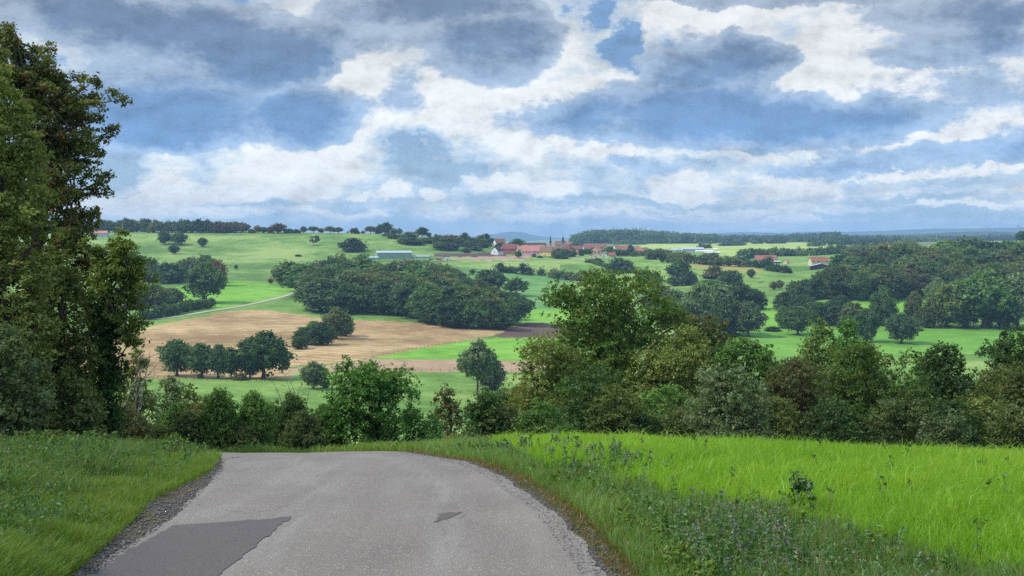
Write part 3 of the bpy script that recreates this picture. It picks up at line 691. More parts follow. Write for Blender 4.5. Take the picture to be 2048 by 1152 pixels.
# ------------------------------------------------------------------ trees on the skyline of the left hill
g1 = "trees in the dark row on the left hill's skyline"
x = 150.0
while x < 492:
    if 332 < x < 337: x += 4
    h = tree_rng.uniform(19, 27) - (4 if x > 440 else 0); w = tree_rng.uniform(15, 24)
    T_(x, 465.5 - (x < 300) * 1.5, w, h, 'bush' if tree_rng.random() < .6 else 'round', ['russet', 'wood_mixed', 'brown_olive', 'oak_green'][int(tree_rng.integers(0, 4))],
       'dark rusty tree packed in the unbroken row along the skyline of the left hill', g1, y0=1500, y1=1890, name='tree', cat='tree')
    x += w * tree_rng.uniform(.38, .55)
for px, w, h, kd, mt, lb in [
    (503, 12, 8, 'bush', 'wood_mixed', 'low bush at the right end of the unbroken skyline row'), (515, 14, 15, 'round', 'russet', 'small red tree next to a low bush on the skyline'),
    (528, 14, 12, 'round', 'oak_green', 'short dark tree on the skyline left of the broad domed one'), (541, 14, 13, 'bush', 'russet', 'reddish bush against the foot of the broad domed skyline tree'),
    (556, 26, 19, 'round', 'russet', 'broad domed red tree, tallest of the middle skyline group'), (578, 18, 9, 'bush', 'wood_mixed', 'low wide bush right of the domed red skyline tree'),
    (592, 16, 8, 'bush', 'russet', 'low red bush between domed tree and upright skyline tree'), (607, 13, 13, 'round', 'wood_mixed', 'upright little tree ending the middle skyline group'),
    (627, 17, 13, 'spread', 'wood_mixed', 'flat-topped tree standing free on the skyline, left of a tiny one'), (642, 10, 10, 'round', 'russet', 'tiny rust tree between two free-standing skyline trees'),
    (660, 19, 14, 'spread', 'wood_mixed', 'wide open-crowned tree of the close skyline pair'), (677, 16, 12, 'spread', 'russet', 'narrower rusty tree of the close skyline pair'),
    (695, 5, 5, 'sparse', 'russet', 'sapling just right of the close skyline pair'), (706, 11, 11, 'round', 'russet', 'small rust tree alone near the middle of the bare skyline'),
    (712, 9, 12, 'tall', 'oak_green', 'slim dark tree touching a small rust tree on the skyline'), (717, 7, 5, 'bush', 'russet', 'tiny bush on the bare part of the skyline'),
    (726, 8, 6, 'round', 'russet', 'tiny round sapling on the bare part of the skyline'), (741, 20, 15, 'spread', 'russet', 'red spreading tree left of the biggest skyline tree'),
    (755, 8, 7, 'bush', 'wood_mixed', 'little bush under the biggest skyline tree'), (761, 13, 14, 'round', 'russet', 'red tree leaning against the biggest skyline tree'),
    (770, 26, 22, 'round', 'oak_green', 'biggest round green tree on the skyline, left of the hilltop house'), (780, 10, 9, 'bush', 'wood_mixed', 'bush right at the side of the biggest skyline tree')]:
    T_(px, 466.3 + max(0, px - 700) * .02, w, h, kd, mt, lb, y0=1500, y1=1890, name='tree' if kd != 'bush' else 'bush', cat='tree' if kd != 'bush' else 'bush')
for px, bs, w, h, kd, mt, lb in [
    (788, 468, 14, 12, 'tall', 'grey_green', 'pale thin tree between the biggest skyline tree and the hilltop house'), (799, 469, 9, 13, 'tall', 'grey_green', 'slim pointed tree nearest left of the hilltop house'),
    (845, 471, 22, 18, 'round', 'oak_green', 'dark round tree at the gable of the hilltop house'), (858, 473, 9, 9, 'tall', 'oak_green', 'small cone-shaped tree right of the hilltop house'),
    (872, 474, 7, 8, 'tall', 'russet', 'first of two small pointed trees past the hilltop house'), (880, 475, 12, 7, 'bush', 'russet', 'low red bush on the brow past the hilltop house'),
    (893, 478, 16, 8, 'bush', 'brown_olive', 'brownish bush on the sinking brow right of the hilltop house'), (904, 482, 18, 10, 'bush', 'mid_green', 'loose green bush on the brow above the long shrub belt'),
    (329, 489, 22, 26, 'round', 'oak_green', 'left of the two big dark trees high on the hillside pasture'), (358, 490, 30, 24, 'round', 'oak_green', 'broad dark tree, right of the pair high on the hillside pasture'),
    (405, 494, 16, 18, 'round', 'oak_green', 'small dark tree standing alone right of the hillside pair'), (348, 508, 18, 17, 'round', 'blue_green', 'small round tree below the hillside pair'),
    (627, 491, 18, 18, 'sparse', 'grey_green', 'thin half-bare tree on the upper pasture'), (634, 485, 9, 14, 'sparse', 'grey_green', 'second thin bare tree behind the half-bare one'),
    (706, 502, 44, 26, 'bush', 'oak_green', 'large dark thicket alone on the upper pasture'), (444, 543, 8, 13, 'round', 'brown_olive', 'tiny leaning shrub on the pasture beyond the red bush'),
    (472, 539, 7, 9, 'round', 'oak_green', 'tiny shrub on the open pasture in the middle of the slope'), (541, 568, 9, 11, 'round', 'brown_olive', 'tiny brown bush by the fence left of the central wood'),
    (596, 513, 13, 4, 'bush', 'oak_green', 'flat scrub on the pasture above the cows'), (664, 518, 9, 5, 'bush', 'oak_green', 'small scrub above the right end of the cows')]:
    T_(px, bs, w, h, kd, mt, lb, y0=700, y1=1890, name='tree' if kd != 'bush' else 'bush', cat='tree' if kd != 'bush' else 'bush')

# ------------------------------------------------------------------ thickets left of the lane
for px, bs, w, h, kd, mt, lb in [
    (268, 560, 50, 52, 'bush', 'oak_green', 'dark thicket partly behind the ivy-clad tree'), (300, 563, 52, 46, 'bush', 'wood_mixed', 'olive thicket just right of the ivy-clad tree'),
    (340, 566, 56, 40, 'bush', 'oak_green', 'wide dark thicket in the row behind the tall hedgerow tree'), (372, 562, 44, 42, 'bush', 'wood_mixed', 'mixed thicket left of the brown-red one'),
    (385, 552, 34, 36, 'round', 'brown_olive', 'brownish tree poking out above the thicket row'), (410, 548, 36, 36, 'round', 'oak_green', 'dark treetop directly behind the tall hedgerow tree'),
    (432, 572, 34, 52, 'bush', 'russet', 'red autumn bush at the right side of the tall hedgerow tree'), (420, 565, 30, 40, 'bush', 'wood_mixed', 'dark bush between the red bush and the tall hedgerow tree'),
    (409, 606, 66, 78, 'round', 'oak_green', 'tall dark hedgerow tree standing left of the farm track'),
    (262, 615, 90, 46, 'bush', 'brown_olive', 'brown-green thicket next to the ivy-clad tree'), (305, 615, 70, 46, 'bush', 'olive', 'olive rounded thicket above the low hedge'), (343, 610, 48, 34, 'bush', 'wood_mixed', 'smaller thicket at the right end of the brown ones')]:
    T_(px, bs, w, h, kd, mt, lb, y0=600, y1=1700, name='tree' if kd != 'bush' else 'bush', cat='tree' if kd != 'bush' else 'bush')
def hedge(name, pts, hpx, label, mat, y0=75, y1=8000, wob=.35, group=None, leaf=None, dens=1.0, cat='hedge', wide=1.0):
    """an elongated shrub belt along a line seen at pts, one thing of its own"""
    r = np.random.default_rng(int(abs(pts[0][0] * 13 + pts[0][1] * 7)))
    Pp = [hit(a, b_, y0, y1) for a, b_ in pts]; o = Pp[len(Pp) // 2]
    xs = resample([(p_.x, p_.y) for p_ in Pp], 200) if len(Pp) > 2 else np.linspace((Pp[0].x, Pp[0].y), (Pp[1].x, Pp[1].y), 200)
    L = np.sum(np.linalg.norm(np.diff(xs, axis=0), axis=1)); h0 = hpx * o.y / F
    k = max(5, int(L / (h0 * .38) * dens)); bl = []
    ph = r.random() * 6
    for i in range(k):
        u = (i + r.random()) / k; x_, y_ = xs[min(199, int(u * 199))]
        hh = h0 * (1 + wob * (math.sin(u * L / h0 * 1.1 + ph) * .5 + r.normal() * .45)); hh = max(h0 * .35, hh)
        for lv in (.32, .68):
            rr_ = hh * .36 * (1.1 if lv < .5 else .9)
            bl.append((x_ - o.x + r.normal() * h0 * .22 * wide, y_ - o.y + r.normal() * h0 * .25 * wide, float(H(x_, y_)) - o.z + hh * lv, rr_, .9))
    ls = leaf or max(.16, 1.35 * o.y / (F / 2)); A = sum(4 * b_[3] ** 2 for b_ in bl); n = int(min(30000, max(400, 4.5 * A / (ls * ls))))
    me = crown_mesh('hedge_foliage', [leaves(r, bl, n, ls)]); me.materials[0] = M[mat]
    t = tag(link(name, me, None, o), label, cat, group)
    return t
hedge('hedge', [(284, 641), (330, 633), (380, 622), (425, 614)], 19, 'long low clipped-looking hedge above the farm track on the left', 'oak_green', 500, 1500, .2)

# ------------------------------------------------------------------ the wood in the middle
def wood(poly, n, wh, kinds, mats, label, group, y0, y1, seed, mind=12, lod=None):
    r = np.random.default_rng(seed); xs = [p_[0] for p_ in poly]; ys = [p_[1] for p_ in poly]; pts = []
    tries = 0
    while len(pts) < n and tries < 20000:
        tries += 1
        a, b_ = r.uniform(min(xs), max(xs)), r.uniform(min(ys), max(ys))
        if not inpoly(np.array([a]), np.array([b_]), poly)[0]: continue
        if any((a - c_) ** 2 + (2.2 * (b_ - d_)) ** 2 < mind ** 2 for c_, d_ in pts): continue
        pts.append((a, b_))
    for a, b_ in pts:
        P = hit(a, b_, y0, y1); s = P.y / F; w = r.uniform(*wh[0]); h = r.uniform(*wh[1])
        plant_at(P, w, h, kinds[int(r.integers(0, len(kinds)))], mats[int(r.integers(0, len(mats)))], label, group, name='tree', cat='tree', lod=lod)
    return pts
g2 = 'trees of the wood in the middle of the valley'
wood([(572, 571), (640, 570), (700, 563), (790, 560), (870, 572), (915, 596), (930, 625), (985, 640), (1030, 648), (990, 658), (885, 652), (800, 630), (735, 622), (640, 608), (625, 590)],
     74, ((26, 38), (20, 29)), ['round', 'round', 'bush', 'tall'], ['oak_green', 'wood_mixed', 'mid_green', 'maple_green', 'blue_green', 'maple_green', 'olive', 'brown_olive'],
     'broadleaf tree packed in the wood in the middle of the valley', g2, 500, 1700, 3, 17)
for px, bs, w, h, kd, mt, lb in [
    (566, 569, 30, 38, 'bush', 'russet', 'red autumn bush at the left tip of the central wood'), (585, 567, 26, 40, 'tall', 'mid_green', 'slim green tree behind the red tip of the central wood'),
    (612, 573, 48, 40, 'bush', 'olive', 'olive bushy tree of the central wood at the end of the farm track'), (645, 570, 44, 42, 'round', 'wood_mixed', 'brownish crown behind the big dark one of the central wood'),
    (650, 622, 110, 66, 'bush', 'blue_green', 'wide dark blue-green tree at the lower left edge of the central wood'), (695, 626, 84, 60, 'bush', 'oak_green', 'dark tree at the lower edge of the wood above the island thicket'),
    (770, 628, 66, 70, 'bush', 'blue_green', 'dark tree above the grassy nook at the foot of the central wood'), (818, 636, 70, 78, 'round', 'blue_green', 'tree with a pale visible stem at the front of the central wood'),
    (868, 648, 64, 62, 'bush', 'oak_green', 'dark tree right of the pale-stemmed one at the wood front'), (905, 655, 62, 56, 'bush', 'oak_green', 'bushy tree at the lower front of the wood towards the stubble'),
    (945, 657, 60, 60, 'bush', 'mid_green', 'green bushy tree in the right lobe of the central wood'), (975, 658, 50, 46, 'bush', 'wood_mixed', 'brownish bushy tree in the right lobe of the central wood'),
    (1003, 659, 56, 50, 'bush', 'oak_green', 'dark bush at the right end of the central wood'), (1032, 652, 50, 54, 'spread', 'oak_green', 'open-stemmed tree at the very right tip of the central wood'),
    (920, 600, 44, 58, 'sparse', 'grey_green', 'thin grey tree at the upper right flank of the central wood'), (934, 596, 36, 40, 'tall', 'grey_green', 'grey feathery tree right of the central wood'),
    (945, 600, 34, 32, 'bush', 'wood_mixed', 'low scrub right of the feathery grey tree'),
    (980, 587, 52, 46, 'round', 'oak_green', 'broad many-stemmed tree in the green field right of the wood'), (966, 586, 20, 22, 'bush', 'oak_green', 'low bush at the left foot of the many-stemmed tree'),
    (1031, 592, 40, 33, 'spread', 'oak_green', 'flat-topped little tree alone on the green field'),
    (628, 664, 28, 22, 'bush', 'mid_green', 'topmost small bush of the thicket island in the stubble'), (610, 688, 44, 34, 'bush', 'oak_green', 'left bush of the thicket island in the stubble'),
    (600, 698, 32, 24, 'bush', 'oak_green', 'lowest bush at the left tip of the thicket island'), (642, 690, 52, 46, 'bush', 'blue_green', 'darkest middle bush of the thicket island in the stubble'),
    (672, 678, 54, 62, 'round', 'wood_mixed', 'tallest brownish tree of the thicket island in the stubble'), (690, 672, 36, 44, 'bush', 'mid_green', 'right bush of the thicket island in the stubble'),
    (354, 752, 66, 72, 'round', 'oak_green', 'leftmost dark oak in the row under the stubble'), (403, 756, 50, 68, 'round', 'oak_green', 'narrow dark oak, second in the row of field oaks'),
    (436, 757, 50, 66, 'round', 'blue_green', 'oak with two visible stems in the middle of the row of field oaks'), (462, 758, 42, 62, 'round', 'oak_green', 'slightly lower oak left of the biggest field oak'),
    (500, 757, 50, 60, 'round', 'blue_green', 'oak half hidden behind the biggest field oak'), (527, 758, 94, 92, 'round', 'oak_green', 'biggest dark round oak at the right end of the field row'),
    (627, 778, 52, 54, 'round', 'grey_green', 'small round grey-green tree alone in the pasture'), (650, 776, 20, 22, 'bush', 'oak_green', 'little dark bush beside the small grey-green tree'),
    (955, 790, 62, 102, 'spread', 'grey_green', 'lone tree with a bare crooked trunk in front of the green field'), (984, 780, 50, 66, 'bush', 'grey_green', 'grey bush leaning on the lone crooked tree'),
    (400, 757, 14, 10, 'bush', 'brown_olive', 'low brush at the fence under the second field oak'), (480, 760, 30, 12, 'bush', 'brown_olive', 'low brush under the biggest field oak')]:
    T_(px, bs, w, h, kd, mt, lb, y0=300, y1=1700, name='tree' if kd != 'bush' else 'bush', cat='tree' if kd != 'bush' else 'bush', tm='pale_bark' if 'pale' in lb else None)

# ------------------------------------------------------------------ the wooded hill on the right
g3 = 'trees of the dark wood on the right hill'
wood([(1650, 590), (1700, 566), (1760, 548), (1850, 536), (1920, 530), (2120, 532), (2180, 575), (2060, 600), (1880, 597), (1760, 602), (1640, 600)],
     120, ((24, 38), (20, 30)), ['round', 'round', 'bush'], ['wood_mixed', 'wood_mixed', 'oak_green', 'oak_green', 'olive', 'blue_green', 'brown_olive', 'maple_green', 'blue_green'],
     'tree of the dense dark mixed wood covering the right-hand hill', g3, 700, 1380, 8, 16)
wood([(1870, 518), (1950, 512), (2120, 514), (2160, 530), (1900, 530)], 30, ((18, 26), (13, 19)), ['round', 'bush'], ['mid_green', 'wood_mixed', 'oak_green'],
     'tree of the dense dark mixed wood covering the right-hand hill', g3, 900, 1700, 18, 15)
for px, bs, w, h, kd, mt, lb in [
    (1668, 592, 34, 52, 'tall', 'yellow_green', 'pale yellow-green tree at the front edge of the dark hill wood'), (1640, 598, 44, 52, 'bush', 'blue_green', 'dark tree at the left foot of the hill wood'),
    (1612, 600, 40, 42, 'bush', 'blue_green', 'bluish tree left of the dark hill wood'), (1592, 596, 34, 34, 'bush', 'oak_green', 'dark bushy tree below the farm with black barns'),
    (1568, 622, 38, 38, 'bush', 'oak_green', 'round dark bush at the top of the small green strip'), (1606, 628, 50, 38, 'bush', 'blue_green', 'wide dark bush in front of the hill wood'),
    (1682, 612, 34, 22, 'bush', 'blue_green', 'small rounded dark bush by the meadow under the wood'),
    (1767, 652, 42, 76, 'tall', 'mid_green', 'upright pale-topped tree between the two meadow patches on the right'), (1803, 687, 60, 60, 'round', 'blue_green', 'round dark tree standing alone in the green field on the right'),
    (1828, 652, 32, 68, 'tall', 'olive', 'slim yellowish tree behind the lone round field tree'), (1850, 655, 40, 42, 'bush', 'olive', 'olive bush at the edge of the right green field'),
    (1893, 655, 64, 84, 'round', 'yellow_green', 'yellow-tinged tree in the tree belt over the right green field'), (1868, 655, 40, 60, 'bush', 'wood_mixed', 'mixed bush left of the yellow-tinged tree'),
    (1925, 655, 46, 56, 'bush', 'oak_green', 'dark bush right of the yellow-tinged tree'), (1968, 656, 110, 110, 'round', 'mid_green', 'very large pale green round tree over the right green field'),
    (2035, 657, 80, 108, 'round', 'grey_green', 'grey-green tree right of the very large pale one'), (2000, 655, 60, 66, 'bush', 'oak_green', 'dark bush in front of the very large pale tree'),
    (1940, 600, 70, 54, 'round', 'blue_green', 'smooth dark crown in front of the hill wood'), (1915, 612, 54, 48, 'round', 'olive', 'olive crown behind the yellow-tinged tree'), (1875, 622, 44, 64, 'round', 'grey_green', 'grey tree between the meadow patch and the yellow-tinged tree'),
    (1497, 674, 52, 70, 'round', 'grey_green', 'smooth oval grey tree at the left end of the bright field'), (1471, 668, 50, 56, 'bush', 'blue_green', 'dark bush left of the oval grey tree'),
    (1545, 662, 28, 9, 'bush', 'oak_green', 'low mound of scrub on the bright field edge'), (1567, 656, 30, 44, 'bush', 'mid_green', 'green bush on the left of the tree group over the bright field'),
    (1596, 670, 54, 56, 'round', 'oak_green', 'dark spreading tree in the group over the bright field'), (1640, 650, 46, 46, 'bush', 'oak_green', 'wide dark bush in the group behind the pale poplars'),
    (1625, 634, 44, 30, 'bush', 'mid_green', 'green crown rising behind the dark field group'), (1670, 650, 56, 48, 'bush', 'blue_green', 'bluish bush in the group behind the pale poplars'),
    (1705, 655, 50, 50, 'bush', 'wood_mixed', 'brownish bush right of the pale poplars'), (1733, 684, 44, 66, 'tall', 'oak_green', 'dark upright tree with a visible trunk beside the yellow bush'),
    (1755, 650, 36, 36, 'bush', 'oak_green', 'dark bush at the foot of the upright pale-topped tree'),
    (1400, 690, 72, 120, 'tall', 'grey_green', 'tall pale-stemmed birch rising behind the brown hedge trees'), (1355, 680, 66, 96, 'round', 'grey_green', 'grey-green tree behind the maple on its right'),
    (1440, 672, 70, 96, 'round', 'grey_green', 'broad pale tree right of the tall birch'), (1478, 622, 56, 56, 'round', 'oak_green', 'dark crown behind the oval grey tree'), (1510, 618, 44, 40, 'bush', 'oak_green', 'dark bush above the small green strip'),
    (1420, 600, 60, 40, 'bush', 'mid_green', 'green bush in the valley behind the tall birch'), (1320, 640, 60, 70, 'round', 'wood_mixed', 'brown-green tree hidden half behind the maple'),
    (1358, 563, 40, 40, 'round', 'oak_green', 'round dark tree on the pasture under the ripe crop strip'), (1375, 570, 34, 28, 'bush', 'blue_green', 'bush right of the round dark pasture tree'), (1347, 572, 24, 18, 'bush', 'blue_green', 'low bush at the left foot of the round pasture tree'),
    (1240, 543, 36, 26, 'round', 'blue_green', 'dark tree in the hedge under the ochre house'), (1254, 545, 28, 20, 'bush', 'blue_green', 'bush right of the dark hedge tree under the yellow house'), (1226, 545, 24, 18, 'bush', 'oak_green', 'small bush left of the dark hedge tree under the yellow house'),
    (1310, 575, 26, 30, 'bush', 'blue_green', 'dark bush low on the pasture left of the round dark tree'), (1290, 566, 40, 26, 'bush', 'wood_mixed', 'scrubby bush just above the maple crown'),
    (1413, 557, 20, 9, 'bush', 'oak_green', 'low scrub left of the brown bush on the pasture'), (1430, 558, 36, 26, 'bush', 'brown_olive', 'brown rounded bush on the pasture'), (1462, 569, 38, 28, 'bush', 'blue_green', 'dark bush right of the brown rounded bush'), (1502, 556, 14, 17, 'round', 'oak_green', 'small tree at the lower corner of the ripe crop strip'),
    (1547, 580, 14, 16, 'round', 'brown_olive', 'left of the two small brown trees on the far pasture'), (1560, 578, 14, 17, 'round', 'brown_olive', 'right of the two small brown trees on the far pasture'),
    (1325, 525, 9, 8, 'round', 'oak_green', 'first of three tiny round trees under the village hedge'), (1336, 526, 9, 7, 'round', 'oak_green', 'middle of three tiny round trees under the village hedge'), (1346, 526, 9, 8, 'round', 'oak_green', 'last of three tiny round trees under the village hedge'),
    (2046, 473, 24, 20, 'round', 'oak_green', 'dark tree on the brow at the right edge of the view'), (1896, 506, 30, 24, 'round', 'oak_green', 'dark dome-shaped tree crowning the hill wood')]:
    T_(px, bs, w, h, kd, mt, lb, y0=300 if bs > 500 else 1000, y1=2400, name='tree' if kd != 'bush' else 'bush', cat='tree' if kd != 'bush' else 'bush', tm='pale_bark' if 'birch' in lb else None)
hedge('hedge', [(996, 544), (1020, 546), (1050, 549), (1095, 552)], 13, 'dark bushy hedge on the slope below the pink house', 'blue_green', 800, 2000, .5)
hedge('hedge', [(1098, 555), (1130, 560), (1160, 562), (1178, 563)], 15, 'bushy hedge with a brown patch, continuing the one below the pink house', 'wood_mixed', 800, 2000, .5)
hedge('hedge', [(1175, 524), (1190, 528), (1210, 534), (1228, 538)], 5, 'hedge falling from the white gabled house into the pasture', 'oak_green', 900, 2200, .4)
hedge('hedge', [(1290, 519), (1330, 520), (1370, 525), (1420, 530), (1480, 534)], 17, 'long dark tree hedge from the village down to the red-roofed farm', 'wood_mixed', 1000, 2400, .5)
hedge('hedge', [(1450, 527), (1490, 533), (1540, 537)], 15, 'thick hedge in front of the red-roofed farm', 'oak_green', 1000, 2400, .5)
hedge('hedge', [(1535, 541), (1560, 545), (1580, 547)], 12, 'short hedge between the two farms', 'oak_green', 1000, 2400, .4)
hedge('hedge', [(1480, 519), (1530, 514), (1580, 512), (1650, 510), (1700, 506), (1760, 500)], 12, 'wooded belt behind the two farms', 'oak_green', 1600, 3000, .45)
hedge('hedge', [(1690, 512), (1740, 506), (1790, 497), (1830, 492)], 9, 'wooded belt running up to the brown hill field', 'wood_mixed', 1300, 3000, .4)
for i, (a, b_, c_, d_, hp, lb, mt) in enumerate([
    (1340, 487.5, 1500, 485, 7, 'dark tree line under the far forest, left part', 'oak_green'), (1440, 492, 1490, 491, 5, 'short tree line in the yellow fields, nearest the farm halls', 'oak_green'),
    (1500, 488, 1570, 487, 9, 'clump of trees in the middle of the yellow fields', 'blue_green'), (1540, 484, 1700, 484.5, 8, 'long dark tree line with tall crowns along the skyline', 'oak_green'),
    (1620, 493, 1640, 493, 6, 'small group of trees alone in the yellow field', 'oak_green'), (1650, 491, 1800, 487, 10, 'bluish wood at the far end of the yellow fields', 'blue_green'),
    (1780, 486, 1880, 483, 6, 'distant pale hedge line before the brown hill field', 'grey_green'), (1400, 497, 1420, 496, 5, 'little trees behind the farm halls', 'oak_green'), (1230, 489, 1290, 489, 5, 'faint distant hedge right of the church', 'blue_green')]):
    hedge('tree_line', [(a, b_), ((a + c_) / 2, (b_ + d_) / 2), (c_, d_)], hp, lb, mt, 1900, 6500, .6, cat='tree line', wide=1.4)
# the shrub belt between hilltop and village
for i, (px, bs, w, h, mt) in enumerate([(775, 472, 16, 5, 'brown_olive'), (790, 476, 26, 6, 'grey_green'), (818, 480, 30, 14, 'oak_green'), (808, 487, 24, 10, 'wood_mixed'), (824, 489, 34, 12, 'blue_green'), (850, 486, 26, 9, 'grey_green'), (862, 481, 14, 7, 'oak_green'),
        (873, 487, 24, 12, 'oak_green'), (890, 489, 26, 14, 'wood_mixed'), (905, 490, 30, 17, 'brown_olive'), (893, 500, 34, 14, 'blue_green'), (880, 495, 22, 10, 'wood_mixed'), (906, 500, 18, 11, 'oak_green'), (929, 487, 18, 19, 'oak_green'), (920, 492, 24, 14, 'wood_mixed'),
        (945, 491, 24, 13, 'oak_green'), (961, 491, 20, 18, 'wood_mixed'), (972, 491, 20, 20, 'oak_green'), (938, 494, 30, 9, 'oak_green'), (960, 494, 34, 8, 'oak_green'), (952, 501, 22, 8, 'blue_green'), (932, 504, 16, 7, 'oak_green'), (1002, 494, 20, 10, 'oak_green'),
        (1035, 491, 30, 20, 'oak_green'), (1048, 494, 18, 12, 'oak_green'), (1020, 494, 14, 8, 'oak_green'), (1150, 499, 22, 16, 'mid_green'), (1037, 516, 13, 15, 'oak_green'), (1068, 514, 8, 8, 'oak_green'), (1080, 516, 13, 5, 'oak_green'),
        (1105, 511, 20, 14, 'oak_green'), (1117, 512, 22, 18, 'wood_mixed'), (1130, 514, 26, 18, 'blue_green'), (1120, 517, 34, 9, 'oak_green'), (1145, 513, 20, 13, 'oak_green'), (1163, 512, 16, 15, 'blue_green'), (1175, 509, 22, 12, 'oak_green'), (1187, 506, 16, 12, 'oak_green'),
        (1220, 511, 26, 20, 'oak_green'), (1236, 512, 26, 15, 'mid_green'), (1250, 512, 16, 13, 'wood_mixed'), (1261, 511, 13, 25, 'oak_green'), (1269, 513, 18, 12, 'oak_green'), (1294, 512, 28, 13, 'oak_green'), (1312, 514, 26, 14, 'oak_green'), (1328, 514, 26, 16, 'wood_mixed'), (1273, 505, 16, 14, 'oak_green'),
        (1300, 505, 18, 8, 'wood_mixed'), (1180, 525, 20, 7, 'oak_green'), (1195, 526, 18, 11, 'oak_green'), (1060, 500, 14, 9, 'oak_green'), (1140, 505, 20, 12, 'wood_mixed'), (1208, 505, 12, 8, 'oak_green'), (1090, 500, 16, 9, 'wood_mixed')]):
    lb = 'scrub bush of the shrub belt between the hilltop house and the village' if px < 985 else 'garden bush or small tree among the village houses'
    T_(px, bs, w * (1.1 if px < 985 else .9), h * (1.15 if px < 985 else .88), 'bush' if h < 14 or i % 3 else 'round', mt, lb, 'shrubs of the belt on the hill' if px < 985 else 'garden bushes in the village', y0=1150, y1=2300, name='bush', cat='bush')
# the dark forest on the horizon: one far-off mass
def forest(name, label, poly_px, Y0, Y1, n, hm, seed, mats):
    r = np.random.default_rng(seed); bl = []
    o = at(poly_px[len(poly_px) // 2][0], (Y0 + Y1) / 2)
    for i in range(n):
        Yd = r.uniform(Y0, Y1); px = r.uniform(poly_px[0][0], poly_px[-1][0])
        top = np.interp(px, [p_[0] for p_ in poly_px], [p_[1] for p_ in poly_px]); P = at(px, Yd)
        hmax = (HY - top) / F * Yd - P.z; hh = max(4, hmax * r.uniform(.82, 1.0)); rad = r.uniform(9, 17)
        for lv in (.25, .55, .85) if Yd < Y0 + (Y1 - Y0) * .35 else (.8,):
            bl.append((P.x - o.x, P.y - o.y, P.z - o.z + hh * lv - rad * .2, rad, .8 if lv > .6 else 1))
    me = crown_mesh(name, [leaves(r, bl, min(60000, n * 90), 4.2)]); me.materials[0] = M[mats]
    f_ = link(name, me, None, o); tag(f_, label, 'forest', kind='stuff'); return f_
forest('forest', 'dark forest on the horizon right of the church', [(1150, 474), (1158, 468), (1172, 464), (1205, 461.5), (1250, 461), (1290, 462), (1325, 467), (1360, 470), (1400, 472), (1440, 475)], 3700, 4500, 620, 20, 4, 'blue_green')
forest('forest', 'long wooded skyline right of the dark forest', [(1330, 475.5), (1450, 475), (1540, 474), (1600, 471), (1640, 467), (1680, 469), (1700, 475), (1740, 477), (1900, 478), (2060, 474), (2150, 472)], 4300, 5200, 700, 20, 5, 'blue_green')

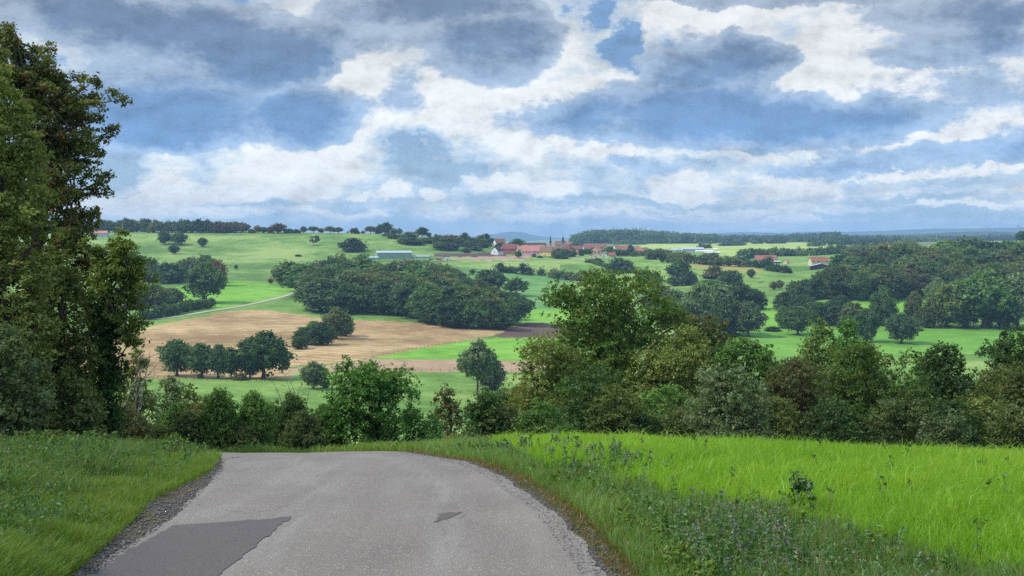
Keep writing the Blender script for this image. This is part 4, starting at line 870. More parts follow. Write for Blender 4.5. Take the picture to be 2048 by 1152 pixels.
# ------------------------------------------------------------------ near trees and bushes, each with the outline it has in the photo, as round as it is wide
def shaped(name, label, cat, Yd, poly, mat, seed, group=None, leaf=None, lai=5.0, blob=.13, base_px=None, trunk=None, depth=.8, limbs=30, rag_=1.0, bark='bark', low=0.0, shoots=0, vis=.0, wid=1.22):
    """poly: outline seen at distance Yd. The body is filled round its axis, so it is about as deep as wide"""
    r = np.random.default_rng(seed); s = Yd / F
    mxp = sum(p_[0] for p_ in poly) / len(poly); poly = [(mxp + (p_[0] - mxp) * wid, p_[1]) for p_ in poly]
    xs = np.array([p_[0] for p_ in poly], float); ys = np.array([p_[1] for p_ in poly], float)
    bp = base_px if base_px is not None else .5 * (xs.min() + xs.max())
    O = at(bp, Yd); s = Yd / F
    rows = np.arange(ys.min() + 1, ys.max(), 3.0); ext = []
    for rw in rows:
        c_ = []
        for i in range(len(poly)):
            x1, y1 = poly[i]; x2, y2 = poly[(i + 1) % len(poly)]
            if (y1 > rw) != (y2 > rw): c_.append(x1 + (x2 - x1) * (rw - y1) / (y2 - y1))
        ext.append((min(c_), max(c_)) if len(c_) > 1 else (bp, bp))
    ext = np.array(ext); wmax = (ext[:, 1] - ext[:, 0]).max() * s; area = float(((ext[:, 1] - ext[:, 0]) * 3).sum()) * s * s
    rb = blob * wmax; nb = int(min(420, 2.6 * area / (rb * rb) * max(1, depth)))
    pr = (ext[:, 1] - ext[:, 0]) + 2 * rb / s * .3; pr = pr / pr.sum(); bl = []
    for i in range(nb):
        k = r.choice(len(rows), p=pr); l_, r_ = ext[k]; hw = (r_ - l_) / 2; cxp = (l_ + r_) / 2
        rr_ = rb * r.uniform(.45, 1.15) * min(1, .35 + hw * s / (wmax * .35)); lim = max(0.02, hw * s - rr_ * .6)
        th = r.random() * 2 * math.pi; q_ = math.sqrt(r.uniform(.25, 1.0)) if r.random() < .8 else r.uniform(0, .6)
        x_ = (cxp - bp) * s + lim * q_ * math.cos(th); y_ = lim * depth * q_ * math.sin(th)
        z_ = (HY - rows[k]) * s - O.z
        z_ = min(z_, (HY - ys.min()) * s - O.z - rr_ * .7)
        bl.append((x_, y_, z_, rr_, .9))
        if r.random() < .5 * rag_:      # sprays that break the outline
            d = r.normal(size=3); d /= np.linalg.norm(d); d[2] = abs(d[2])
            bl.append((x_ + d[0] * rr_ * 1.0, y_ + d[1] * rr_ * 1.0, z_ + d[2] * rr_ * .9, rr_ * .38, 1.0))
    for i in range(shoots):
        b_ = bl[int(r.integers(0, len(bl)))]
        if b_[2] < .5 * ((HY - ys.min()) * s - O.z): continue
        for j in range(4): bl.append((b_[0] + r.normal() * .03 + j * .04 * r.normal(), b_[1], b_[2] + b_[3] * (.9 + j * .28), rb * .16, 1.6))
    zb = max(0, -low)
    ls = leaf or max(.05, Yd / 1300 * 1.75)
    n = int(min(95000, lai * area / (ls * ls * .75)))
    t = thing(name, label, cat, O, 0, group)
    H_ = (HY - ys.min()) * s - O.z
    if trunk is None: trunk = (.62, .02 * H_ + .02 * wmax)
    tm = trunk_mesh('trunk', r, [b_ for b_ in bl if b_[3] > rb * .4] , trunk[0] * H_, trunk[1], nl=limbs, sides=9, mat=bark, first=.12, lean=(vis, 0))
    link('trunk', tm, t)
    me = crown_mesh('crown', [leaves(r, bl, n, ls)]); me.materials[0] = M[mat]
    link('crown', me, t)
    return t, bl, O
BIG = [
 # ---- right hand row behind the brow of the green field
 ('tree', 'tall broad maple-like tree rising highest in the middle of the hedge', 72, [(1122, 620), (1108, 596), (1120, 570), (1150, 590), (1165, 575), (1180, 540), (1200, 548), (1212, 570), (1240, 562), (1262, 572), (1290, 553), (1318, 560), (1335, 580), (1340, 610), (1365, 625), (1372, 680), (1370, 740), (1330, 790), (1310, 905), (1130, 905), (1118, 800), (1100, 720), (1116, 680)], 'maple_green', .095, 5.5, 'tree'),
 ('tree', 'brown-tinged tree with dark stems showing, left of the tall maple-like tree', 66, [(1012, 790), (1035, 745), (1030, 700), (1055, 690), (1075, 660), (1095, 668), (1112, 700), (1120, 680), (1150, 720), (1165, 790), (1170, 905), (1000, 905), (985, 850)], 'olive', .11, 4.2, 'tree'),
 ('bush', 'dark blue-green bush at the foot of the tall maple-like tree', 62, [(1118, 760), (1150, 742), (1190, 735), (1235, 752), (1258, 800), (1262, 905), (1108, 905)], 'oak_green', .13, 5, 'bush'),
 ('tree', 'olive tree with yellowish top right of the tall maple-like tree', 68, [(1250, 780), (1262, 735), (1285, 700), (1325, 690), (1350, 655), (1385, 668), (1405, 700), (1425, 760), (1415, 905), (1238, 905), (1240, 830)], 'olive', .12, 5, 'tree'),
 ('tree', 'bronze-leaved tree peeping out behind the olive one', 82, [(1345, 680), (1352, 640), (1372, 612), (1395, 650), (1420, 662), (1440, 640), (1458, 655), (1462, 700), (1440, 760), (1350, 760)], 'bronze', .12, 4, 'tree'),
 ('tree', 'mid green tree behind the pale silvery bush', 71, [(1410, 760), (1425, 715), (1455, 690), (1500, 680), (1540, 705), (1562, 760), (1560, 905), (1405, 905)], 'mid_green', .12, 5, 'tree'),
 ('bush', 'pale silvery green bush in front of the hedge', 58, [(1372, 830), (1382, 780), (1410, 750), (1450, 738), (1480, 742), (1515, 775), (1538, 830), (1540, 910), (1375, 910)], 'silver', .12, 5, 'bush'),
 ('tree', 'rusty brown round tree right of the pale silvery bush', 67, [(1532, 800), (1548, 745), (1580, 722), (1620, 725), (1655, 760), (1668, 830), (1665, 910), (1535, 910)], 'brown_olive', .11, 5, 'tree'),
 ('tree', 'wide olive green tree right of the rusty brown one', 72, [(1640, 790), (1655, 735), (1690, 700), (1730, 690), (1775, 694), (1815, 715), (1845, 770), (1850, 912), (1645, 912)], 'maple_green', .11, 5, 'tree'),
 ('tree', 'dark domed tree right of the wide olive green one', 75, [(1828, 790), (1838, 730), (1870, 698), (1905, 692), (1935, 715), (1965, 770), (1985, 912), (1830, 912)], 'oak_green', .12, 5, 'tree'),
 ('bush', 'small light green bush low before the dark hedge on the right', 54, [(1832, 905), (1838, 862), (1862, 838), (1890, 830), (1920, 842), (1942, 880), (1950, 920), (1834, 920)], 'grey_green', .14, 4.5, 'bush'),
 ('tree', 'brownish bushy tree with thin pale shoots at the right edge', 69, [(1950, 830), (1965, 760), (1990, 735), (2030, 740), (2070, 730), (2120, 770), (2130, 915), (1955, 915)], 'olive', .12, 5, 'tree'),
 ('tree', 'big dark green tree at the right edge behind the brownish one', 92, [(1972, 760), (1980, 705), (2010, 675), (2050, 655), (2100, 650), (2160, 690), (2165, 915), (1975, 915)], 'oak_green', .13, 5, 'tree'),
 ('tree', 'pale yellow-green poplar, left of two behind the hedge', 165, [(1592, 760), (1605, 690), (1618, 652), (1640, 634), (1655, 655), (1668, 690), (1672, 760), (1670, 800), (1595, 800)], 'yellow_green', .13, 4, 'tree'),
 ('tree', 'pale green poplar, right of two behind the hedge', 170, [(1662, 760), (1668, 690), (1682, 642), (1698, 632), (1712, 655), (1728, 690), (1730, 800), (1664, 800)], 'fresh_green', .13, 4, 'tree'),
 ('bush', 'bright yellow bush showing over the hedge', 150, [(1715, 712), (1728, 690), (1745, 684), (1762, 700), (1770, 760), (1714, 760)], 'yellow_green', .16, 5, 'bush'),
 # ---- left hand row beyond the road
 ('bush', 'fresh green round shrub just behind the bend of the road', 43, [(645, 880), (655, 800), (650, 765), (672, 742), (700, 728), (722, 740), (750, 738), (800, 742), (830, 775), (852, 800), (868, 850), (862, 900), (840, 922), (650, 925)], 'fresh_green', .11, 6, 'bush'),
 ('bush', 'dark bush tucked against the left side of the fresh green shrub', 45, [(600, 900), (612, 840), (640, 815), (668, 830), (690, 880), (690, 925), (600, 925)], 'oak_green', .14, 5, 'bush'),
 ('bush', 'thin tan bush right of the fresh green shrub', 54, [(868, 900), (868, 810), (880, 775), (895, 768), (915, 800), (928, 850), (932, 910), (870, 915)], 'brown_olive', .13, 3, 'bush'),
 ('bush', 'dark green bush between the thin tan bush and the brown-tinged tree', 60, [(918, 900), (925, 830), (950, 795), (985, 785), (1012, 810), (1030, 910), (920, 915)], 'oak_green', .14, 5, 'bush'),
 ('bush', 'silvery willow-like bush below the field oaks', 62, [(282, 900), (285, 810), (305, 770), (335, 755), (362, 765), (380, 810), (392, 910), (285, 915)], 'silver', .13, 4.5, 'bush'),
 ('bush', 'olive bush with an upright tip right of the silvery one', 50, [(362, 915), (368, 830), (380, 770), (392, 765), (405, 810), (430, 850), (440, 918)], 'olive', .13, 4.5, 'bush'),
 ('bush', 'green bush in the middle of the row left of the road bend', 48, [(405, 918), (412, 840), (430, 790), (450, 775), (468, 805), (490, 870), (492, 918)], 'mid_green', .13, 4.5, 'bush'),
 ('bush', 'reddish brown bush in the row left of the road bend', 50, [(468, 918), (478, 850), (490, 800), (515, 795), (540, 830), (556, 880), (556, 918)], 'brown_olive', .13, 4.5, 'bush'),
 ('bush', 'olive bush under the dead bare branches', 47, [(540, 918), (548, 850), (562, 795), (585, 782), (608, 805), (622, 860), (625, 920)], 'olive', .13, 4.2, 'bush'),
 ('bush', 'brown-green bush next to the dark foot of the ivy-clad tree', 37, [(200, 905), (205, 850), (228, 812), (262, 805), (290, 840), (305, 915), (205, 920)], 'brown_olive', .12, 5, 'bush'),
 ('bush', 'loose grey-olive bush with bare twigs right of the ivy-clad tree', 40, [(232, 850), (236, 770), (252, 715), (272, 690), (292, 715), (300, 780), (310, 860), (300, 915), (240, 915)], 'olive', .10, 2.6, 'bush'),
]
for i, (nm, lb, Yd, poly, mt, bb, lai, cat) in enumerate(BIG):
    shaped(nm, lb, cat, Yd, poly, mt, 100 + i, blob=bb, lai=lai, shoots=(14 if nm == 'bush' or i in (11, 7, 1) else 4), limbs=36)
r3 = np.random.default_rng(33)
FILL = [(1010, 60, 815, 105, 'olive', 'squat olive bush before the foot of the brown-tinged tree'), (1085, 58, 800, 100, 'mid_green', 'mid green bush between the brown-tinged tree and the dark blue-green bush'), (1235, 60, 770, 120, 'olive', 'olive bush right against the dark blue-green bush'),
 (1330, 63, 760, 120, 'mid_green', 'green bush in front of the olive tree with yellowish top'), (1440, 80, 690, 130, 'oak_green', 'dark green tree mass just behind the mid green tree'), (1360, 60, 815, 90, 'wood_mixed', 'mixed bush at the left foot of the pale silvery bush'),
 (1545, 63, 790, 100, 'olive', 'olive bush squeezed right of the pale silvery bush'), (1590, 85, 700, 120, 'mid_green', 'green tree behind the rusty brown round tree'), (1665, 63, 800, 120, 'oak_green', 'dark green bush before the gap right of the rusty brown tree'),
 (1700, 80, 690, 140, 'maple_green', 'yellowish green tree behind the wide olive green one'), (1800, 63, 790, 120, 'wood_mixed', 'mixed bush at the right foot of the wide olive green tree'), (1860, 84, 715, 120, 'mid_green', 'green tree behind the dark domed one'),
 (1905, 62, 800, 110, 'oak_green', 'dark bush behind the small light green bush'), (1960, 66, 790, 110, 'olive', 'olive bush at the left foot of the brownish bushy tree'), (2040, 63, 800, 120, 'wood_mixed', 'mixed bush at the foot of the brownish bushy tree'),
 (1190, 84, 650, 190, 'maple_green', 'green crown filling in behind the tall maple-like tree'), (1290, 60, 830, 90, 'blue_green', 'low bluish bush at the right foot of the tall maple-like tree')]
for px, Yd, top, w, mt, lb in FILL:
    poly = [(px - w * .5, 915)]
    for k in range(9):
        a_ = math.pi * (1 - k / 8); poly.append((px + w * .5 * math.cos(a_) * (1 + r3.normal() * .08), 880 - (880 - top) * math.sin(a_) ** .7 * (1 - abs(r3.normal()) * .08)))
    poly.append((px + w * .5, 915))
    shaped('bush' if top > 720 else 'tree', lb, 'bush' if top > 720 else 'tree', Yd, poly, mt, int(px), blob=.13, lai=4.6, shoots=10, limbs=20)
# low dark undergrowth bushes that close the rows at the brow
g4 = 'low bushes closing the foot of the hedge'
r4 = np.random.default_rng(44)
for px in np.arange(990, 2120, 52):
    TY_(px + r4.normal() * 8, 76 + r4.normal() * 2, 775 + r4.normal() * 20, 130, 'bush', ['oak_green', 'wood_mixed', 'blue_green', 'brown_olive'][int(r4.integers(0, 4))], 'low dark bush closing the foot of the hedge behind the green field', g4, sink=.3, name='bush', cat='bush', lod=2)
g5 = 'low bushes along the left brow'
for px in np.arange(170, 660, 34):
    TY_(px + r4.normal() * 6, 42 + r4.normal() * 1.2, 818 + r4.normal() * 20, 90, 'bush', ['wood_mixed', 'olive', 'oak_green', 'brown_olive', 'mid_green'][int(r4.integers(0, 5))], 'low mixed bush closing the row left of the road bend', g5, sink=.2, name='bush', cat='bush', lod=2)
for k, (px, Yd, top, w, mt, lb) in enumerate([(1132, 50, 850, 80, 'fresh_green', 'leafy yellow-green weed bush at the crop edge'), (905, 46, 868, 60, 'olive', 'low olive bush where the verge meets the thin tan bush'),
                            (870, 50, 872, 60, 'oak_green', 'small dark bush low behind the verge at the road bend')]):
    TY_(px, Yd, top, w, 'bush', mt, lb, None, sink=.2, lod=2, name='bush', cat='bush')

# ---- the tall trees on the left bank
def limbed(name, label, cat, Yd, base_px, trunk_pts, r0, sprays, mat, seed, leaf=.055, lai=5, fill=None, spray_r=.16, bark='bark', extra=None):
    """a tree drawn limb by limb: trunk_pts and sprays are (px, py, depth offset) seen at distance Yd"""
    r = np.random.default_rng(seed); s = Yd / F; O = at(base_px, Yd)
    def W_(px, py, dy=0.0): return np.array([(px - base_px) * s, dy, (HY - py) * s - O.z])
    tp = np.array([W_(*p_) for p_ in trunk_pts]); tp[0, 2] = -.1
    n = 14; tt = np.linspace(0, len(tp) - 1, n); path = np.stack([np.interp(tt, range(len(tp)), tp[:, j]) for j in range(3)], 1)
    path[1:-1, :2] += r.normal(0, r0 * .25, (n - 2, 2))
    rad = r0 * (1 - .75 * np.linspace(0, 1, n)) * (1 + .7 * np.exp(-np.linspace(0, 1, n) * 14))
    ts = [tube(path, rad, 9)]; bl = []
    for (px, py, dy, start) in sprays:
        k = min(n - 1, max(0, int(start * (n - 1)))); a = path[k]; b_ = W_(px, py, dy)
        L = np.linalg.norm(b_ - a); m_ = 9; t = np.linspace(0, 1, m_)[:, None]
        cv = a * (1 - t) + b_ * t + np.sin(t * math.pi) * np.array([r.normal() * .05, r.normal() * .08, -.04 - .07 * r.random()]) * L + np.sin(t * 2.2 * math.pi) * r.normal(size=3) * L * .025
        ts.append(tube(cv, rad[k] * .5 * (1 - .88 * t[:, 0]), 5))
        for j in range(2, m_):
            f_ = j / (m_ - 1)
            for _ in range(3):
                d = r.normal(size=3) * np.array([1, 1, .8]); d /= np.linalg.norm(d)
                ll = spray_r * (1.6 - .9 * f_) * r.uniform(.7, 1.6); c_ = cv[j] + d * ll
                ts.append(tube(np.stack([cv[j], (cv[j] + c_) / 2 + r.normal(size=3) * .02, c_]), np.array([.016, .010, .005]) * (1.2 - f_ * .6), 4))
                bl.append((*c_, spray_r * r.uniform(.55, 1.0) * (1.15 - .45 * f_), .8))
        bl.append((*b_, spray_r * .7, .8))
    wb = len(bl)
    for (px, py, rp, dy) in (fill or []):
        for _ in range(5):
            c_ = W_(px + r.normal() * rp * .5, py + r.normal() * rp * .5, dy + r.normal() * rp * s * .5); bl.append((*c_, rp * s * r.uniform(.4, .7), .9))
            ts.append(limb(r, path[int(r.integers(3, n))], c_, r0 * .16, r0 * .03, 5, .08, 4))
    area = sum(math.pi * b_[3] ** 2 for b_ in bl) * .62
    nl = int(min(150000, lai * area / (leaf * leaf * .75)))
    t = thing(name, label, cat, O)
    v, f = join_tubes(ts); link('trunk', mesh_np('trunk', v, f, [M[bark]], smooth=True), t)
    me = crown_mesh('crown', [leaves(r, bl, nl, leaf, aspect=1.35)]); me.materials[0] = M[mat]; link('crown', me, t)
    if extra:
        eb = [(*W_(px, py, dy), rp * s, 1.1) for (px, py, rp, dy) in extra]; na = int(6 * sum(math.pi * b_[3] ** 2 for b_ in eb) * .6 / (leaf * leaf * .75))
        me = crown_mesh('ivy', [leaves(r, eb, na, leaf)]); me.materials[0] = M['ivy']; link('ivy', me, t)
    return t
r5 = np.random.default_rng(15)
tips = [(8, 48, .3, .95), (28, 70, -.5, .95), (-30, 40, .3, .95), (60, 96, .5, .95), (36, 120, -1, .9), (95, 100, .2, .92), (112, 132, -.4, .9), (75, 150, .8, .9), (150, 155, .4, .86), (128, 185, -.8, .85), (190, 162, 0, .82), (206, 178, .7, .82), (240, 196, .1, .8),
        (205, 212, -.5, .78), (175, 232, .9, .76), (229, 260, .0, .72), (196, 268, -.7, .70), (160, 290, 1.0, .7), (190, 305, .5, .66), (216, 352, -.1, .6), (176, 335, -.9, .6), (206, 382, .4, .55), (165, 388, -1.1, .55), (172, 425, .6, .5), (150, 462, -.6, .45),
        (168, 452, .9, .45), (140, 505, 0, .4), (100, 220, -1.3, .8), (60, 200, 1.2, .85), (120, 330, -1.5, .6), (110, 420, 1.4, .5), (90, 500, -1.5, .42), (20, 180, -1.4, .85), (-40, 150, 0, .9), (-70, 220, .6, .8), (-60, 350, -.6, .6), (-80, 480, .5, .4)]
limbed('tree', 'tall dark oak-like tree on the left bank with reddish sprays reaching into the sky', 'tree', 35, 78, [(78, 900, 0), (82, 700, .1), (74, 500, 0), (70, 330, .1), (48, 190, 0), (22, 80, .1)], .26, tips, 'bronze', 201, leaf=.058, lai=4.2,
       fill=[(150, 230, 34, .1), (165, 300, 34, -.2), (158, 370, 36, .2), (150, 440, 34, 0), (60, 150, 34, 0), (110, 180, 34, .3), (100, 250, 46, .2), (130, 330, 42, .3), (110, 400, 50, 0), (60, 320, 60, .2), (130, 480, 44, .4), (40, 220, 44, .6), (80, 560, 60, .4), (140, 560, 44, .6), (20, 420, 60, .8), (-30, 300, 60, .4), (110, 190, 30, .2), (160, 520, 26, .5)], spray_r=.17)
limbed('tree', 'small ivy-clad tree with yellow-green leaves and a bare forked trunk beside the tall left tree', 'tree', 33, 205, [(205, 900, 0), (208, 780, .05), (212, 660, 0), (214, 590, 0), (226, 545, .05), (236, 510, 0)], .14,
       [(240, 466, 0, .98), (222, 488, .3, .95), (262, 490, -.3, .95), (190, 500, .2, .85), (172, 486, -.2, .85), (285, 520, .2, .9), (312, 560, 0, .85), (300, 575, -.4, .8), (270, 560, .4, .85), (180, 560, .4, .75), (165, 600, -.3, .7), (275, 610, .3, .7), (285, 650, .0, .62), (262, 690, .2, .55),
        (175, 650, .2, .6), (240, 540, -.5, .9), (250, 640, -.4, .65), (205, 530, -.4, .85), (260, 660, .5, .55), (282, 684, -.2, .5)], 'yellow_green', 202, leaf=.06, lai=3.4, spray_r=.14,
       fill=[(268, 668, 16, 0), (285, 575, 14, .2), (250, 505, 16, .1), (178, 610, 14, .1), (185, 510, 14, .1)], extra=[(208 + r5.normal() * 9, yy, 17 + r5.random() * 13, r5.normal() * .15) for yy in range(620, 905, 8)])
shaped('tree', 'tall olive leafy column on the left bank in front of the oak-like tree', 'tree', 30.5, [(-90, 905), (-95, 190), (-40, 120), (15, 140), (50, 190), (84, 270), (100, 400), (110, 520), (115, 640), (118, 760), (112, 905)], 'olive', 210, blob=.11, lai=6.5, leaf=.06, shoots=30, limbs=60, depth=.7)
shaped('tree', 'olive green leafy tree between the tall left column and the ivy-clad tree', 'tree', 32, [(50, 905), (52, 620), (75, 530), (110, 490), (145, 520), (172, 590), (186, 680), (190, 800), (195, 905)], 'olive', 211, blob=.14, lai=5.5, leaf=.06, shoots=20, limbs=50)
shaped('bush', 'dark grey-green bush at the lower left under the tall olive column', 'bush', 28.5, [(-80, 905), (-80, 690), (-30, 640), (30, 650), (70, 700), (92, 790), (96, 905)], 'grey_green', 212, blob=.13, lai=5, leaf=.055, shoots=20, limbs=40)
shaped('bush', 'dark mixed bush at the foot of the ivy-clad tree', 'bush', 31, [(90, 905), (95, 780), (125, 735), (165, 745), (190, 800), (205, 905)], 'wood_mixed', 213, blob=.14, lai=5, leaf=.055, shoots=16, limbs=40)
# dead branches in the left row
def dead_wood(label, Yd, px, base, tips_, seed):
    r = np.random.default_rng(seed); s = Yd / F; O = at(px, Yd); ts = []
    for (a, b_, dy) in tips_:
        e = np.array([(a - px) * s, dy, (HY - b_) * s - O.z]); ts.append(limb(r, (0, 0, -.05), e, .035, .006, 8, .07, 5))
        for k in range(7):
            f_ = r.uniform(.4, .95); st = e * f_ + np.array([0, 0, math.sin(f_ * math.pi) * np.linalg.norm(e) * .06]); d = r.normal(size=3) * .28; d[2] = abs(d[2])
            ts.append(limb(r, st, st + d, .009, .003, 4, .1, 4))
    v, f = join_tubes(ts); o = link('dead_bush', mesh_np('dead_bush', v, f, [M['pale_bark']], smooth=True), None, O)
    tag(o, label, 'dead bush')
dead_wood('leafless grey branches sticking up between the olive bush and the fresh green shrub', 46.5, 590, 900, [(545, 762, 0), (565, 745, .2), (580, 752, -.2), (600, 770, .3), (620, 775, 0), (575, 790, -.4)], 1)
dead_wood('bare twigs of a dead bush pointing right, next to the ivy-clad tree', 39, 262, 880, [(300, 702, 0), (312, 728, .2), (292, 735, -.2), (280, 690, .2)], 2)

# ------------------------------------------------------------------ grass, crop and weeds near the road
def grass_mat(name, base, mid_, tip, acc, af, trans=.45):
    leaf_mat(name, base, mid_, tip, acc, af, trans, (1.3, 1.3, .45))
grass_mat('crop_blades', (.115, .235, .018), (.19, .355, .028), (.30, .46, .055), (.20, .25, .06), .05, .5)
grass_mat('bank_herbs', (.038, .090, .022), (.070, .148, .036), (.14, .225, .062), (.20, .16, .07), .14)
grass_mat('bank_blades', (.055, .115, .018), (.098, .180, .028), (.18, .265, .052), (.20, .17, .06), .10)
grass_mat('dark_herbs', (.022, .055, .014), (.045, .095, .022), (.085, .14, .038), (.13, .105, .045), .12)
grass_mat('verge_blades', (.075, .160, .032), (.130, .240, .052), (.22, .33, .10), (.20, .155, .08), .16)
grass_mat('dry_blades', (.13, .115, .030), (.22, .165, .050), (.33, .25, .09), (.24, .10, .04), .3)
grass_mat('pale_stalks', (.16, .15, .07), (.25, .23, .12), (.36, .33, .19), None, 0, .3)
grass_mat('weed_leaf', (.070, .150, .045), (.120, .215, .070), (.20, .29, .12), None, 0, .3)
grass_mat('purple_bloom', (.16, .11, .22), (.24, .17, .32), (.34, .27, .40), (.26, .22, .24), .3, .3)
def blades(name, n, accept, mat, hgt, wid, lean, seed, label, px0=-260, px1=2300, ya=8.2, yb=50, clump=0.5, cat='grass', p=1.0):
    r = np.random.default_rng(seed)
    N = int(n * 4); px = r.uniform(px0, px1, N); y = np.exp(np.log(ya) + (np.log(yb) - np.log(ya)) * r.random(N) ** p)
    x = (px - CX) / F * y; z = H(x, y); py = HY - z / y * F
    k = accept(px, py, x, y)
    # tussocks
    c_ = np.sin(x * 2.1 + np.sin(y * 1.3) * 2) * np.sin(y * 1.7 + np.sin(x * 1.1) * 2) + .5 * np.sin(x * 6.3 + y * 2) * np.sin(y * 5.1)
    k &= (r.random(N) > clump * .5 * (1 - c_) * .6)
    x, y, z, c_ = x[k][:n], y[k][:n], z[k][:n], c_[k][:n]; n = len(x)
    h = hgt * (.55 + .75 * r.random(n)) * (1 + .28 * clump * c_); az_ = r.random(n) * 2 * math.pi
    w = wid * (.7 + .6 * r.random(n)) * np.maximum(1, y / 18) ; fa = r.random(n) * math.pi
    l = lean * h * (.3 + r.random(n)); dx, dy = np.cos(az_) * l + .05 * h, np.sin(az_) * l
    wx, wy = np.cos(fa) * w / 2, np.sin(fa) * w / 2
    B = np.stack([x, y, z - .02], 1); m_ = B + np.stack([dx * .35, dy * .35, h * .62], 1); tp = B + np.stack([dx, dy, h * (1 - lean * .25)], 1)
    s_ = np.stack([wx, wy, np.zeros(n)], 1)
    v = np.stack([B - s_, B + s_, m_ + s_ * .85, m_ - s_ * .85, tp + s_ * .12, tp - s_ * .12], 1).reshape(-1, 3)
    i = np.arange(n)[:, None] * 6; f = np.concatenate([i + np.array([0, 1, 2, 3]), i + np.array([3, 2, 4, 5])])
    pt = np.sin(x * .33 + 2 * np.sin(y * .21)) * np.sin(y * .37 + 1.5 * np.sin(x * .27 + 1))
    tn = np.clip(.5 + .16 * c_ + .26 * pt + r.normal(0, .17, n), 0, 1); sp = r.random(n)
    me = mesh_np(name, v, f, [M[mat]], {'tint': np.tile(tn, 2), 'spray': np.tile(sp, 2)})
    return tag(link(name, me), label, cat, kind='stuff')
CROP = [(965, 880), (975, 900), (1050, 921), (1150, 950), (1262, 983), (1370, 1002), (1475, 1022), (1600, 1052), (1742, 1092), (1880, 1138), (2040, 1182), (2400, 1290), (3200, 1290), (3200, 800), (985, 800)]
def right_of_road(x, y): return x > np.interp(y, RRs[:, 1], RRs[:, 0]) + .06
def left_of_road(x, y):
    return ~inpoly(x, y, ROAD) & ((x < np.interp(y, RLs[:150, 1], RLs[:150, 0]) - .10) | (y > 36.5))
def dR(x, y): return x - np.interp(y, RRs[:, 1], RRs[:, 0])
def dL(x, y): return np.interp(y, RLs[:160, 1], RLs[:160, 0]) - x
in_crop = lambda px, py, x, y: inpoly(px + 9 * np.sin(px * .03), py + 5 * np.sin(px * .05), CROP) & (px > 930)
blades('crop', 330000, lambda px, py, x, y: in_crop(px, py, x, y), 'crop_blades', .23, .0065, .34, 31, 'bright yellow-green young cereal filling the field right of the road', 940, 3000, 8.6, 60, clump=.75, cat='crop', p=.85)
blades('crop', 22000, lambda px, py, x, y: in_crop(px, py, x, y), 'crop_blades', .29, .009, .95, 39, 'longer bent blades standing over the bright cereal', 940, 2350, 8.6, 60, clump=1.7, cat='crop', p=.85)
blades('verge_grass', 90000, lambda px, py, x, y: right_of_road(x, y) & ~in_crop(px, py, x, y) & (dR(x, y) > .28), 'verge_blades', .20, .007, .6, 32, 'tangled green verge grass between the road and the bright crop', 700, 2350, 8.2, 56, clump=.8)
blades('verge_grass', 26000, lambda px, py, x, y: right_of_road(x, y) & ~in_crop(px, py, x, y) & (dR(x, y) > .9), 'bank_herbs', .26, .009, .6, 33, 'darker herbs mixed into the verge right of the road', 700, 2350, 8.2, 46, clump=1.0)
blades('dry_grass', 30000, lambda px, py, x, y: right_of_road(x, y) & (dR(x, y) < .95) & (dR(x, y) > .03), 'dry_blades', .08, .008, .8, 34, 'short brownish grass along the right edge of the road', 600, 1500, 8.2, 36, clump=.6)
blades('bank_grass', 150000, lambda px, py, x, y: left_of_road(x, y) & (dL(x, y) > .10 + .30 * np.exp(-((y - 15.6) / 2.6) ** 2)) & (dL(x, y) < 2.1 + .4 * np.sin(y)), 'bank_blades', .16, .007, .55, 35, 'light green grass strip left of the road', -420, 700, 8.2, 44, clump=.7)
blades('bank_grass', 150000, lambda px, py, x, y: left_of_road(x, y) & (dL(x, y) > 1.3 + .3 * np.sin(y * 2)), 'bank_herbs', .28, .008, .6, 36, 'taller dark herbage on the left bank under the trees', -700, 700, 8.0, 44, clump=.9)
blades('dry_grass', 9000, lambda px, py, x, y: left_of_road(x, y) & (dL(x, y) < .6) & (dL(x, y) > .04), 'dry_blades', .07, .008, .8, 37, 'short brownish grass along the left edge of the road', -300, 600, 8.2, 30, clump=1.0)
blades('bank_grass', 26000, lambda px, py, x, y: (left_of_road(x, y) | right_of_road(x, y)) & ~inpoly(x, y, ROAD) & (y > 26), 'bank_blades', .22, .014, .5, 38, 'grass on the brow where the road bends out of sight', 100, 1000, 24, 46, clump=.6)

